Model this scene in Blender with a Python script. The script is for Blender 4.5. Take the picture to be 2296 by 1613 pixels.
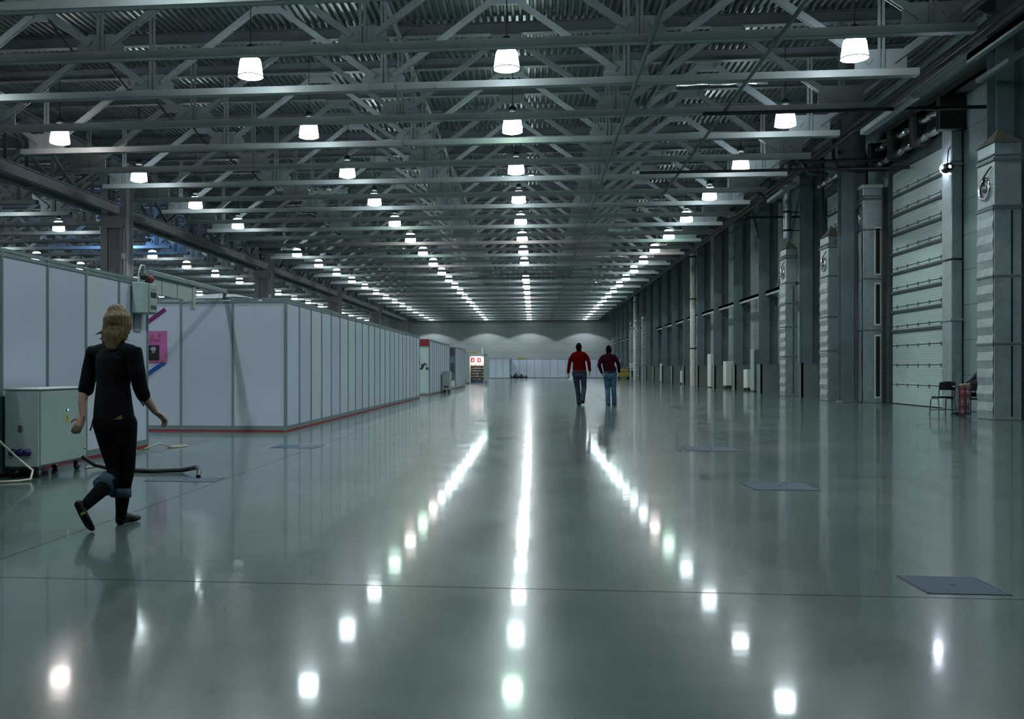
import bpy, math, random
from mathutils import Vector, Matrix
random.seed(7)
PI = math.pi
for o in list(bpy.data.objects):
    bpy.data.objects.remove(o)
S = bpy.context.scene
COL = S.collection

# ------------------------------------------------------------------ camera, world, exposure
FPX = 2165.0                                   # focal length in pixels of a 2296 wide frame
YAW = math.atan(212.0 / FPX)
EYE = 1.17
sn, cs = math.sin(YAW), math.cos(YAW)
cam_d = bpy.data.cameras.new('camera')
cam_d.sensor_width = 36.0
cam_d.lens = 36.0 * FPX / 2296.0
cam_d.shift_x = (1148 - 985) / 2296.0          # the photograph is cropped off centre
cam_d.shift_y = (828 - 806.5) / 2296.0
cam_d.clip_end = 400
cam = bpy.data.objects.new('camera', cam_d)
cam.location = (0, 0, EYE)
cam.rotation_euler = (PI / 2, 0, YAW)
COL.objects.link(cam)
S.camera = cam
w = bpy.data.worlds.new('world'); S.world = w; w.use_nodes = True
w.node_tree.nodes['Background'].inputs[0].default_value = (0.25, 0.42, 0.5, 1)
w.node_tree.nodes['Background'].inputs[1].default_value = 0.02
S.view_settings.view_transform = 'Standard'
S.view_settings.look = 'None'
S.view_settings.gamma = 1.0
S.view_settings.use_curve_mapping = False
S.view_settings.exposure = 0.0
S.cycles.use_denoising = True
S.cycles.max_bounces = 4
S.cycles.diffuse_bounces = 2
S.cycles.glossy_bounces = 2
S.cycles.use_adaptive_sampling = True
S.cycles.adaptive_threshold = .08
S.cycles.adaptive_min_samples = 8
S.cycles.caustics_reflective = False
S.cycles.caustics_refractive = False
S.cycles.sample_clamp_indirect = 3.0
S.cycles.use_light_tree = True
SHADE_STRENGTH = 27.0
SPOT_WATTS = 520.0

# ------------------------------------------------------------------ materials
MATS = {}
def mat(name, col, rough=.5, metal=0., spec=.5, noise=0., nscale=8., bump=0., bscale=40., emit=None, es=1., coat=0.,
        stretch=(1, 1, 1), nrough=0.):
    if name in MATS: return MATS[name]
    m = bpy.data.materials.new(name); m.use_nodes = True
    nt = m.node_tree; N = nt.nodes; L = nt.links
    p = N['Principled BSDF']
    p.inputs['Base Color'].default_value = (*col, 1)
    p.inputs['Roughness'].default_value = rough
    p.inputs['Metallic'].default_value = metal
    p.inputs['Specular IOR Level'].default_value = spec
    p.inputs['Coat Weight'].default_value = coat
    p.inputs['Coat Roughness'].default_value = .12
    if emit:
        p.inputs['Emission Color'].default_value = (*emit, 1)
        p.inputs['Emission Strength'].default_value = es
    if noise or bump or nrough:
        tc = N.new('ShaderNodeTexCoord'); mp = N.new('ShaderNodeMapping')
        mp.inputs['Scale'].default_value = stretch
        L.new(tc.outputs['Object'], mp.inputs[0])
        no = N.new('ShaderNodeTexNoise'); no.inputs['Scale'].default_value = nscale; no.inputs['Detail'].default_value = 4
        L.new(mp.outputs[0], no.inputs['Vector'])
        if noise:
            r = N.new('ShaderNodeMapRange')
            r.inputs['From Min'].default_value = .3; r.inputs['From Max'].default_value = .7
            r.inputs['To Min'].default_value = 1 - noise; r.inputs['To Max'].default_value = 1 + noise
            L.new(no.outputs['Fac'], r.inputs['Value'])
            v = N.new('ShaderNodeVectorMath'); v.operation = 'SCALE'
            v.inputs[0].default_value = col
            L.new(r.outputs[0], v.inputs['Scale'])
            L.new(v.outputs[0], p.inputs['Base Color'])
        if nrough:
            r2 = N.new('ShaderNodeMapRange')
            r2.inputs['From Min'].default_value = .3; r2.inputs['From Max'].default_value = .7
            r2.inputs['To Min'].default_value = max(0, rough - nrough); r2.inputs['To Max'].default_value = rough + nrough
            L.new(no.outputs['Fac'], r2.inputs['Value']); L.new(r2.outputs[0], p.inputs['Roughness'])
        if bump:
            n2 = N.new('ShaderNodeTexNoise'); n2.inputs['Scale'].default_value = bscale
            L.new(mp.outputs[0], n2.inputs['Vector'])
            b = N.new('ShaderNodeBump'); b.inputs['Strength'].default_value = bump; b.inputs['Distance'].default_value = .02
            L.new(n2.outputs['Fac'], b.inputs['Height']); L.new(b.outputs[0], p.inputs['Normal'])
    MATS[name] = m
    return m

STEEL = mat('painted_steel', (.24, .28, .30), .42, noise=.10, nscale=2.5)
STEEL_D = mat('darker_painted_steel', (.12, .145, .165), .5, noise=.12, nscale=2.)
GIRD = mat('girder_steel', (.27, .26, .29), .5, noise=.12, nscale=2.)
COLM = mat('column_steel', (.27, .27, .30), .5, noise=.1, nscale=2.)
FCOL = mat('facade_steel', (.12, .165, .19), .45, noise=.12, nscale=1.5)
DECK = mat('galvanised_deck', (.22, .27, .27), .34, metal=.75, noise=.25, nscale=3., stretch=(4, .4, 1))
GALV = mat('galvanised_duct', (.34, .40, .42), .38, metal=.55, noise=.14, nscale=5., bump=.25, bscale=3.)
FOIL = mat('silver_foil', (.75, .80, .80), .18, metal=.95, bump=.8, bscale=6.)
BLACK = mat('black_pipe', (.012, .016, .018), .5)
SLOT = mat('dark_slot', (.006, .006, .006), .7)
PANEL = mat('white_booth_panel', (.49, .55, .64), .45, noise=.03, nscale=1.2)
PANEL_G = mat('pale_green_panel', (.46, .56, .55), .45, noise=.03, nscale=1.2)
ALU = mat('booth_aluminium', (.20, .27, .28), .42, metal=.3, noise=.06)
RED = mat('red_edge', (.28, .012, .02), .6)
DOORP = mat('sectional_door_white', (.46, .56, .55), .36, noise=.06, nscale=.8, stretch=(1, 1, 3))
DOORS_ = mat('door_stiffener', (.05, .07, .075), .5)
PLINTH = mat('precast_plinth', (.15, .19, .18), .7, noise=.10, nscale=3.)
CABG = mat('grey_cabinet_enamel', (.30, .38, .36), .42, noise=.04)
CABW = mat('white_cabinet_enamel', (.62, .68, .66), .42, noise=.04)
RUBBER = mat('rubber', (.012, .013, .014), .6)
CHROME = mat('chrome', (.7, .72, .74), .15, metal=1.)
CABLE_W = mat('cream_cable', (.45, .43, .34), .5)
CABLE_B = mat('black_cable', (.012, .016, .02), .45)
WHITE = mat('white_paint', (.75, .78, .78), .5)
YEL = mat('yellow_board', (.32, .24, .03), .6, noise=.3, nscale=3.)
DCAP = mat('lamp_cap', (.006, .014, .013), .5)

def floor_mat():
    m = bpy.data.materials.new('polished_concrete'); m.use_nodes = True
    nt = m.node_tree; N = nt.nodes; L = nt.links; p = N['Principled BSDF']
    tc = N.new('ShaderNodeTexCoord')
    def noise(sc, det, st=(1, 1, 1), r=.5):
        mp = N.new('ShaderNodeMapping'); mp.inputs['Scale'].default_value = st
        L.new(tc.outputs['Object'], mp.inputs[0])
        n = N.new('ShaderNodeTexNoise'); n.inputs['Scale'].default_value = sc; n.inputs['Detail'].default_value = det
        n.inputs['Roughness'].default_value = r
        L.new(mp.outputs[0], n.inputs['Vector']); return n.outputs['Fac']
    def rng(src, a, b, c, d):
        r = N.new('ShaderNodeMapRange'); r.inputs['From Min'].default_value = a; r.inputs['From Max'].default_value = b
        r.inputs['To Min'].default_value = c; r.inputs['To Max'].default_value = d
        L.new(src, r.inputs['Value']); return r.outputs[0]
    def mth(op, a, b=None):
        n = N.new('ShaderNodeMath'); n.operation = op
        for i, x in enumerate((a, b)):
            if x is None: continue
            if isinstance(x, (int, float)): n.inputs[i].default_value = x
            else: L.new(x, n.inputs[i])
        return n.outputs[0]
    big = noise(.45, 5, (1, 1, 1)); fine = noise(6, 4, (1, 1, 1), .6)
    f = mth('MULTIPLY', rng(big, .25, .75, .76, 1.24), rng(fine, .3, .7, .96, 1.04))
    # saw-cut joints: a line of its own every 12 m across, and one long joint
    sp = N.new('ShaderNodeSeparateXYZ'); L.new(tc.outputs['Object'], sp.inputs[0])
    ym = mth('PINGPONG', mth('ADD', sp.outputs[1], -5.16), 6.0)
    near0 = mth('LESS_THAN', ym, .010)
    xm = mth('ABSOLUTE', mth('ADD', sp.outputs[0], 3.26))
    nearx = mth('LESS_THAN', xm, .008)
    joint = mth('MAXIMUM', near0, nearx)
    f2 = mth('MULTIPLY', f, mth('SUBTRACT', 1.0, mth('MULTIPLY', joint, .75)))
    v = N.new('ShaderNodeVectorMath'); v.operation = 'SCALE'; v.inputs[0].default_value = (.074, .112, .104)
    L.new(f2, v.inputs['Scale']); L.new(v.outputs[0], p.inputs['Base Color'])
    L.new(rng(noise(1.2, 5, (1, 1, 1)), .3, .7, .20, .265), p.inputs['Roughness'])   # kept under one denoiser threshold
    solid = mth('SUBTRACT', 1.0, mth('MULTIPLY', joint, .85))
    L.new(mth('MULTIPLY', solid, .52), p.inputs['Specular IOR Level'])
    L.new(mth('MULTIPLY', solid, .5), p.inputs['Coat Weight'])
    L.new(rng(noise(.9, 4, (1, 1, 1)), .3, .7, .05, .09), p.inputs['Coat Roughness'])
    b = N.new('ShaderNodeBump'); b.inputs['Strength'].default_value = .55; b.inputs['Distance'].default_value = .0026
    L.new(mth('ADD', noise(.8, 1., (.6, 1, 1), .4), mth('MULTIPLY', noise(5., 1.5, (.25, 1, 1), .5), .22)), b.inputs['Height'])
    L.new(b.outputs[0], p.inputs['Normal']); L.new(b.outputs[0], p.inputs['Coat Normal'])
    return m
FLOOR = floor_mat()

def wallpanel_mat(name, col, pitch, off=0.):
    m = bpy.data.materials.new(name); m.use_nodes = True
    nt = m.node_tree; N = nt.nodes; L = nt.links; p = N['Principled BSDF']
    tc = N.new('ShaderNodeTexCoord'); sp = N.new('ShaderNodeSeparateXYZ'); L.new(tc.outputs['Object'], sp.inputs[0])
    a = N.new('ShaderNodeMath'); a.operation = 'ADD'; a.inputs[1].default_value = off; L.new(sp.outputs[2], a.inputs[0])
    q = N.new('ShaderNodeMath'); q.operation = 'PINGPONG'; q.inputs[1].default_value = pitch / 2; L.new(a.outputs[0], q.inputs[0])
    l = N.new('ShaderNodeMath'); l.operation = 'LESS_THAN'; l.inputs[1].default_value = .012; L.new(q.outputs[0], l.inputs[0])
    mx = N.new('ShaderNodeMix'); mx.data_type = 'RGBA'; L.new(l.outputs[0], mx.inputs[0])
    mx.inputs[6].default_value = (*col, 1); mx.inputs[7].default_value = (*[c * .45 for c in col], 1)
    L.new(mx.outputs[2], p.inputs['Base Color']); p.inputs['Roughness'].default_value = .5
    return m
WALLR = wallpanel_mat('cladding_panels', (.20, .27, .27), 1.0)
WALLF = wallpanel_mat('far_wall_panels', (.19, .215, .22), 1.2)
MATS['x'] = WALLR

# ------------------------------------------------------------------ mesh helpers
class MB:
    def __init__(s): s.v = []; s.f = []; s.mi = []; s.m = 0; s.sm = []
    def add(s, vs, fs, smooth=False):
        n = len(s.v); s.v += [tuple(v) for v in vs]
        for f in fs: s.f.append([i + n for i in f]); s.mi.append(s.m); s.sm.append(smooth)
        return s
    def mat(s, i): s.m = i; return s
    def box(s, x0, x1, y0, y1, z0, z1):
        v = [(x, y, z) for z in (z0, z1) for y in (y0, y1) for x in (x0, x1)]
        return s.add(v, [(0, 2, 3, 1), (4, 5, 7, 6), (0, 1, 5, 4), (2, 6, 7, 3), (0, 4, 6, 2), (1, 3, 7, 5)])
    def rbox(s, x0, x1, y0, y1, z0, z1, b=.01):
        b = min(b, (x1-x0)/2.01, (y1-y0)/2.01, (z1-z0)/2.01)
        prof = [(x0+b, y0), (x1-b, y0), (x1, y0+b), (x1, y1-b), (x1-b, y1), (x0+b, y1), (x0, y1-b), (x0, y0+b)]
        cx, cy = (x0+x1)/2, (y0+y1)/2
        def ring(z, k):
            return [(x - math.copysign(k, x-cx), y - math.copysign(k, y-cy), z) for x, y in prof]
        vs = ring(z0, b) + ring(z0+b, 0) + ring(z1-b, 0) + ring(z1, b)
        fs = [tuple(range(7, -1, -1)), tuple(range(24, 32))]
        for r in range(3):
            for i in range(8):
                j = (i+1) % 8; fs.append((r*8+i, r*8+j, (r+1)*8+j, (r+1)*8+i))
        return s.add(vs, fs)
    def bar(s, p, q, wd, ht, up=(0, 0, 1)):
        p = Vector(p); q = Vector(q); t = (q-p).normalized(); up = Vector(up)
        if abs(t.dot(up)) > .98: up = Vector((0, 1, 0))
        a = t.cross(up).normalized(); b = a.cross(t).normalized()
        v = []
        for c in (p, q):
            for i, j in ((-1, -1), (1, -1), (1, 1), (-1, 1)): v.append(c + a*wd/2*i + b*ht/2*j)
        return s.add(v, [(3, 2, 1, 0), (4, 5, 6, 7), (0, 1, 5, 4), (1, 2, 6, 5), (2, 3, 7, 6), (3, 0, 4, 7)])
    def tube(s, pts, r, seg=10, cap=True):
        pts = [Vector(p) for p in pts]; n = len(pts); vs = []; prev = None
        for i, p in enumerate(pts):
            t = (pts[min(i+1, n-1)] - pts[max(i-1, 0)]).normalized()
            if prev is None:
                a = t.orthogonal().normalized()
            else:
                a = (prev - t*prev.dot(t)).normalized()
            prev = a; b = t.cross(a)
            rr = r[i] if isinstance(r, (list, tuple)) else r
            for k in range(seg):
                an = 2*PI*k/seg; vs.append(p + (a*math.cos(an) + b*math.sin(an))*rr)
        fs = []
        for i in range(n-1):
            for k in range(seg):
                k2 = (k+1) % seg; fs.append((i*seg+k, i*seg+k2, (i+1)*seg+k2, (i+1)*seg+k))
        s.add(vs, fs, True)
        if cap:
            s.add([vs[k] for k in range(seg)], [tuple(range(seg-1, -1, -1))]); s.add([vs[(n-1)*seg+k] for k in range(seg)], [tuple(range(seg))])
        return s
    def lathe(s, prof, c=(0, 0, 0), seg=24, axis='z', smooth=True):
        vs = []
        for r, z in prof:
            for k in range(seg):
                an = 2*PI*k/seg; x, y = r*math.cos(an), r*math.sin(an)
                if axis == 'z': vs.append((c[0]+x, c[1]+y, c[2]+z))
                elif axis == 'x': vs.append((c[0]+z, c[1]+x, c[2]+y))
                else: vs.append((c[0]+y, c[1]+z, c[2]+x))
        fs = []
        for i in range(len(prof)-1):
            for k in range(seg):
                k2 = (k+1) % seg; fs.append((i*seg+k, i*seg+k2, (i+1)*seg+k2, (i+1)*seg+k))
        return s.add(vs, fs, smooth)
    def prism(s, poly, axis, a0, a1):
        n = len(poly)
        def P(u, v, a): return {'x': (a, u, v), 'y': (u, a, v), 'z': (u, v, a)}[axis]
        vs = [P(u, v, a0) for u, v in poly] + [P(u, v, a1) for u, v in poly]
        fs = [tuple(range(n-1, -1, -1)), tuple(range(n, 2*n))] + [(i, (i+1) % n, n+(i+1) % n, n+i) for i in range(n)]
        return s.add(vs, fs)
    def mesh(s, name, mats):
        me = bpy.data.meshes.new(name); me.from_pydata(s.v, [], s.f); me.update()
        for m in (mats if isinstance(mats, (list, tuple)) else [mats]): me.materials.append(m)
        me.polygons.foreach_set('material_index', s.mi); me.polygons.foreach_set('use_smooth', s.sm)
        me.validate(); me.update(); return me
    def build(s, name, mats, parent=None, loc=None, rz=0):
        return link(name, s.mesh(name, mats), parent, loc, rz)

def link(name, me, parent=None, loc=None, rz=0):
    o = bpy.data.objects.new(name, me); COL.objects.link(o)
    if parent is not None: o.parent = parent
    if loc is not None: o.location = loc
    if rz: o.rotation_euler.z = rz
    return o
def empty(name, loc=(0, 0, 0), rz=0):
    o = bpy.data.objects.new(name, None); COL.objects.link(o); o.location = loc; o.rotation_euler.z = rz
    o.empty_display_size = .2
    return o
def tag(o, label=None, cat=None, group=None, kind=None):
    if label: o['label'] = label
    if cat: o['category'] = cat
    if group: o['group'] = group
    if kind: o['kind'] = kind
    return o
def copy_tree(o, parent=None):
    c = o.copy(); COL.objects.link(c); c.parent = parent
    for ch in o.children: copy_tree(ch, c)
    return c
ORD = ['first', 'second', 'third', 'fourth', 'fifth', 'sixth', 'seventh', 'eighth', 'ninth', 'tenth', 'eleventh', 'twelfth', 'thirteenth',
       'fourteenth', 'fifteenth', 'sixteenth', 'seventeenth', 'eighteenth', 'nineteenth', 'twentieth']
def nth(i):
    if i < 20: return ORD[i]
    t = {20: 'twenty', 30: 'thirty', 40: 'forty'}[(i+1)//10*10]
    r = (i+1) % 10
    return (t[:-1] + 'ieth') if r == 0 else t + '-' + ORD[r-1]

# ------------------------------------------------------------------ the shell
CX = -3.75                       # middle of the bay
YF = 139.6                       # far wall
tag(MB().box(-50, 13, -8, 141, -.2, 0).build('floor', FLOOR), kind='structure')
mb = MB(); x = -49.6; z = 10.86; n = 0
poly = []
while x < 12.6:
    poly += [(x, z), (x+.07, z), (x+.10, z+.09), (x+.17, z+.09)]; x += .20
vs = [(px, -7.9, pz) for px, pz in poly] + [(px, YF+.1, pz) for px, pz in poly]; k = len(poly)
mb.add(vs, [(i, i+1, k+i+1, k+i) for i in range(k-1)])
tag(mb.build('ceiling', DECK), kind='structure')
tag(MB().box(-50, 12.6, YF, YF+.3, 0, 11).build('wall_far', WALLF), kind='structure')
tag(MB().box(12.25, 12.6, -8, YF, 0, 10.95).build('wall_right', WALLR), kind='structure')
tag(MB().box(-50, -49.6, -8, YF, 0, 10.95).build('wall_left', WALLF), kind='structure')
tag(MB().box(-50, 12.6, -8.3, -8, 0, 10.95).build('wall_near', WALLF), kind='structure')

# ------------------------------------------------------------------ roof trusses
BN = [-12, -6, 0, 6, 12]; TN = [-15, -9, -3, 3, 9, 15]
ZB0, ZB1, ZT0, ZT1 = 8.15, 8.32, 10.52, 10.84
def truss_pieces():
    P = []
    b = MB(); b.box(-12.85, 12.85, -.13, .13, ZB0, ZB0+.018); b.box(-12.85, 12.85, -.13, .13, ZB1-.018, ZB1)
    b.box(-12.85, 12.85, -.125, -.105, ZB0, ZB1); b.box(-12.85, 12.85, .105, .125, ZB0, ZB1)
    b.box(.35, .65, -.14, .14, ZB0-.014, ZB1+.01); b.box(-.65, -.35, -.14, .14, ZB0-.014, ZB1+.01)
    P.append(('bottom_chord', b, 2))
    t = MB(); t.box(-15, 15, -.11, .11, ZT1-.02, ZT1); t.box(-15, 15, -.11, .11, ZT0, ZT0+.02); t.box(-15, 15, -.02, .02, ZT0, ZT1)
    P.append(('top_chord', t, 1))
    nodes = sorted([(x, ZT0+.02) for x in TN] + [(x, ZB1+.02) for x in BN])
    for (xa, za), (xb, zb) in zip(nodes, nodes[1:]):
        A = Vector((xa, 0, za)); B = Vector((xb, 0, zb)); d = (B-A).normalized()
        A = A + d*.30; B = B - d*.30
        wd = .17 if abs(xa) > 8 or abs(xb) > 8 else .13
        m = MB()
        up = d.cross(Vector((0, 1, 0)))
        off = Vector((0, .055, 0))
        m.bar(A-off, B-off, .012, wd, up); m.bar(A+off, B+off, .012, wd, up)
        m.bar(A-off*.5+up*(wd/2-.008), B-off*.5+up*(wd/2-.008), .05, .012, up); m.bar(A+off*.5+up*(wd/2-.008), B+off*.5+up*(wd/2-.008), .05, .012, up)
        n = 4
        for i in range(1, n):
            c = A.lerp(B, i/n); m.bar(c-d*.03, c+d*.03, .11, wd*.7, up)
        P.append(('diagonal', m, 0))
    for x in BN:
        m = MB()
        for sx in (-.05, .05):
            m.box(x+sx-.032, x+sx+.032, -.05, -.04, ZB1-.02, ZT0); m.box(x+sx-.006, x+sx+.006, -.05, .03, ZB1-.02, ZT0)
        P.append(('vertical', m, 0))
    for x in BN:
        P.append(('gusset', MB().prism([(x-.55, ZB1-.01), (x+.55, ZB1-.01), (x+.55, ZB1+.16), (x+.30, ZB1+.42), (x-.30, ZB1+.42), (x-.55, ZB1+.16)] if abs(x) < 12
            else [(x-.6, ZB1-.01), (x+.6, ZB1-.01), (x+.6, ZB1+.5), (x-.6, ZB1+.5)], 'y', -.012, .012), 0))
    for x in TN:
        a, c = (max(x-.45, -15), min(x+.45, 15))
        P.append(('gusset', MB().prism([(a, ZT0+.01), (a+.12, ZT0-.3), (c-.12, ZT0-.3), (c, ZT0+.01)], 'y', -.012, .012), 0))
    return P
pieces = truss_pieces()
CHORD = mat('chord_steel', (.36, .40, .41), .38, noise=.08, nscale=1.5)
TM = [STEEL, STEEL_D, CHORD]
cache = [(n_, b_.mesh(n_, TM[k_])) for n_, b_, k_ in pieces]
proto = empty('roof_truss', (CX, 18, 0))
for n_, me in cache: link(n_, me, proto)
whole = MB()
for n_, b_, k_ in pieces:
    whole.m = k_; n0 = len(whole.v); whole.v += b_.v
    for f, s_ in zip(b_.f, b_.sm): whole.f.append([i+n0 for i in f]); whole.mi.append(k_); whole.sm.append(s_)
whole_me = whole.mesh('roof_truss', TM)
for i in range(41):
    y = 18 + 3*i
    if i == 0: o = proto
    elif y <= 63: o = copy_tree(proto); o.location.y = y
    else: o = link('roof_truss', whole_me, None, (CX, y, 0))
    tag(o, 'roof truss over the main hall, %s from the camera%s' % (nth(i), ', lit bright' if i % 2 == 0 else ', in shadow'),
        'roof truss', 'roof trusses over the main hall')
for i in range(34):
    y = 36 + 3*i
    o = link('roof_truss', whole_me, None, (CX-30, y, 0))
    tag(o, 'roof truss in the side bay behind the columns, %s from the camera' % nth(i), 'roof truss', 'roof trusses over the side bay')

# ------------------------------------------------------------------ columns and girders between the bays
def bay_column(i, y):
    r = empty('steel_column', (-18.75, y, 0))
    b = MB()
    for sx in (-1, 1):
        b.box(sx*.45-.16, sx*.45+.16, -.36, -.33, 0, 10.5); b.box(sx*.45-.16, sx*.45+.16, .33, .36, 0, 10.5); b.box(sx*.45-.012, sx*.45+.012, -.33, .33, 0, 10.5)
    b.build('shaft', COLM, r)
    b = MB().box(-.29, .29, -.26, -.24, 0, 7.7); b.box(-.29, .29, .24, .26, 0, 7.7); b.build('web_plate', COLM, r)
    MB().rbox(-.75, .75, -.5, .5, 0, .05).build('base_plate', COLM, r)
    b = MB().prism([(-.62, 8.05), (.62, 8.05), (.62, 8.0), (.45, 7.5), (-.45, 7.5), (-.62, 8.0)], 'y', -.42, -.39); b.build('head_plate', COLM, r)
    b = MB().tube([(.5, -.38, 2), (.5, -.38, 7.3), (.56, -.38, 7.5), (.56, -.38, 8.0)], .018, 8); b.build('conduit', CABLE_W, r)
    MB().rbox(.40, .56, -.44, -.36, 6.1, 6.35).build('junction_box', CABW, r)
    tag(r, 'thick grey built-up steel column on the line between the two bays, %s from the camera' % nth(i), 'column', 'columns between the bays')
for i, y in enumerate((42, 66, 90, 114, 138)): bay_column(i, y)
def girder():
    r = empty('lattice_girder')
    for sx in (-.42, .42):
        b = MB().box(sx-.14, sx+.14, -11.3, 11.3, 8.02, 8.05); b.box(sx-.14, sx+.14, -11.3, 11.3, 8.42, 8.45); b.box(sx-.012, sx+.012, -11.3, 11.3, 8.02, 8.45)
        b.build('bottom_beam', GIRD, r)
    for k in range(8): MB().box(-.42, .42, -11.2+k*3.18, -11.05+k*3.18, 8.03, 8.05).build('batten_plate', GIRD, r)
    b = MB().box(-.5, .5, -11.6, 11.6, 10.45, 10.5); b.box(-.3, -.27, -11.6, 11.6, 10.2, 10.5); b.box(.27, .3, -11.6, 11.6, 10.2, 10.5); b.build('top_chord', STEEL_D, r)
    for k in range(7):
        yy = -10.5 + k*3.5
        b = MB()
        for sx in (-.42, .42): b.box(sx-.08, sx+.08, yy-.06, yy-.04, 8.4, 10.25); b.box(sx-.01, sx+.01, yy-.06, yy+.06, 8.4, 10.25)
        b.build('post', STEEL, r)
        if k < 6:
            b = MB()
            for sx in (-.42, .42):
                if k % 2: b.bar((sx, yy, 8.5), (sx, yy+3.5, 10.3), .12, .12)
                else: b.bar((sx, yy, 10.3), (sx, yy+3.5, 8.5), .12, .12)
            b.build('brace', STEEL_D, r)
    return r
G0 = girder()
for i in range(5):
    g = G0 if i == 0 else copy_tree(G0)
    g.location = (-18.75, 30+24*i, 0)
    tag(g, ('lattice girder from the left frame edge to the nearest steel column' if i == 0 else
        'lattice girder spanning between the %s and %s steel columns from the camera' % (ORD[i-1], ORD[i])), 'girder', 'girders between the bays')

# ------------------------------------------------------------------ pendant lamps
def emit_mat(name, col, st):
    m = bpy.data.materials.new(name); m.use_nodes = True
    p = m.node_tree.nodes['Principled BSDF']
    p.inputs['Base Color'].default_value = (.8, .8, .8, 1)
    p.inputs['Emission Color'].default_value = (*col, 1); p.inputs['Emission Strength'].default_value = st
    return m
TINT = {'cool': (.80, .93, .97), 'green': (.72, 1.0, .84), 'warm': (1.0, .90, .86), 'blue': (.25, .50, 1.0)}
SH = {}
for k_, c_ in TINT.items():
    b = MB().lathe([(.0, -.27), (.22, -.262), (.302, -.225), (.255, .12), (.23, .185), (.17, .225), (.09, .235)], seg=14)
    SH[k_] = b.mesh('glowing_shade', emit_mat('lamp_glow_' + k_, c_, SHADE_STRENGTH*(4 if k_ == 'blue' else 1)))
RIM = MB().lathe([(.298, -.235), (.312, -.235), (.312, -.215), (.298, -.215), (.298, -.235)], seg=20).mesh('rim', CHROME)
CAP = MB().lathe([(.07, .22), (.075, .30), (.06, .31), (.06, .34), (.115, .35), (.12, .42), (.10, .50), (.05, .54), (.0, .545)], seg=16).mesh('ballast_cap', DCAP)
NECK = MB().lathe([(.085, .235), (.09, .25), (.085, .27), (.06, .28)], seg=16).mesh('neck_ring', CHROME)
ROD = MB().tube([(0, 0, .54), (0, 0, 2.5)], .012, 6).mesh('hanging_rod', BLACK)
ENDSPOT = bpy.data.lights.new('end_bulb', 'SPOT'); ENDSPOT.energy = SPOT_WATTS*2.2; ENDSPOT.color = (.85, .95, 1); ENDSPOT.spot_size = math.radians(124); ENDSPOT.spot_blend = .15; ENDSPOT.shadow_soft_size = .05
SPOTS = {}
for k_, c_ in TINT.items():
    l = bpy.data.lights.new('bulb_' + k_, 'SPOT'); l.energy = SPOT_WATTS; l.color = c_; l.spot_size = math.radians(128); l.spot_blend = .12
    l.shadow_soft_size = .06; SPOTS[k_] = l
def lamp(x, y, k_, label, group, z=8.38):
    r = empty('pendant_lamp', (x, y, z))
    link('glowing_shade', SH[k_], r)
    if y < 80:
        link('rim', RIM, r); link('ballast_cap', CAP, r); link('neck_ring', NECK, r)
    link('hanging_rod', ROD, r)
    if x < -20: return tag(r, label, 'lamp', group)
    s_ = bpy.data.objects.new('bulb', SPOTS[k_]); COL.objects.link(s_); s_.parent = r; s_.location = (0, 0, -.29)
    if y > 136: s_.data = ENDSPOT
    tag(r, label, 'lamp', group)
    return r
rows = [(-14.55, 'leftmost', 'glowing pendant lamp in the row nearest the steel columns'),
        (-6.73, 'left', 'glowing pendant lamp in the row left of the middle row'),
        (-.63, 'middle', 'glowing pendant lamp in the middle row over the aisle'),
        (7.17, 'right', 'glowing pendant lamp in the row nearest the door wall')]
miss = {(0, 52.5), (2, 70.5)}
green = {(1, 58.5), (1, 46.5), (3, 52.5), (1, 136.5), (3, 88.5), (2, 28.5)}; warm = {(1, 64.5), (2, 52.5), (0, 28.5), (3, 58.5), (0, 88.5), (2, 94.5), (1, 52.5)}
for ri, (x, nm, lb) in enumerate(rows):
    cnt = 0
    for k in range(-3, 20):
        y = 22.5 + 6*k
        if (ri, y) in miss: continue
        kind_ = 'green' if (ri, y) in green else 'warm' if (ri, y) in warm else 'cool'
        if y < (28 if ri == 0 else 22):
            lamp(x, y, kind_, lb + ', nearer than the frame shows', 'pendant lamps over the foreground, %s row' % nm); continue
        lamp(x, y, kind_, lb + ', %s from the camera' % nth(cnt), 'pendant lamps of the %s row' % nm)
        cnt += 1
for ri, (x, lb) in enumerate(((-23.8, 'glowing pendant lamp in the side bay, row nearest the columns'), (-31.4, 'glowing pendant lamp in the side bay, second row past the columns'),
                              (-37.5, 'glowing pendant lamp in the side bay, third row past the columns'))):
    cnt = 0
    for k in range(2, 20):
        y = 22.5 + 6*k
        if ri and k % 2: pass
        lamp(x, y, 'blue' if (ri == 0 and y == 52.5) else 'cool', lb + ', %s from the camera' % nth(cnt), 'pendant lamps of the side bay'); cnt += 1
# ------------------------------------------------------------------ facade on the right
def facade_column(y, idx):
    r = empty('facade_column', (11.2, y, 0))
    b = MB().box(-.2, .2, -.26, -.235, 0, 10.5); b.box(-.2, .2, .235, .26, 0, 10.5); b.box(-.01, .01, -.24, .24, 0, 10.5)
    b.build('shaft', FCOL, r)
    b = MB().box(.22, .62, -.16, -.14, 0, 10.4); b.box(.22, .62, .14, .16, 0, 10.4); b.box(.41, .43, -.14, .14, 0, 10.4); b.build('wall_post', STEEL_D, r)
    MB().rbox(-.24, .24, -.34, .34, 0, .04).build('base_plate', FCOL, r)
    b = MB().box(-.26, .26, -.28, .28, 10.3, 10.5); b.prism([(-1.9, 10.5), (.0, 10.5), (.0, 9.6)], 'y', -.02, .02); b.build('head_bracket', STEEL_D, r)
    tag(r, 'tall grey steel column along the roller door wall, %s from the camera' % nth(idx), 'column', 'columns along the door wall')
ys = [24.5] + [36.5 + 6*k for k in range(18)]
for i, y in enumerate(ys): facade_column(y, i)
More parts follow.
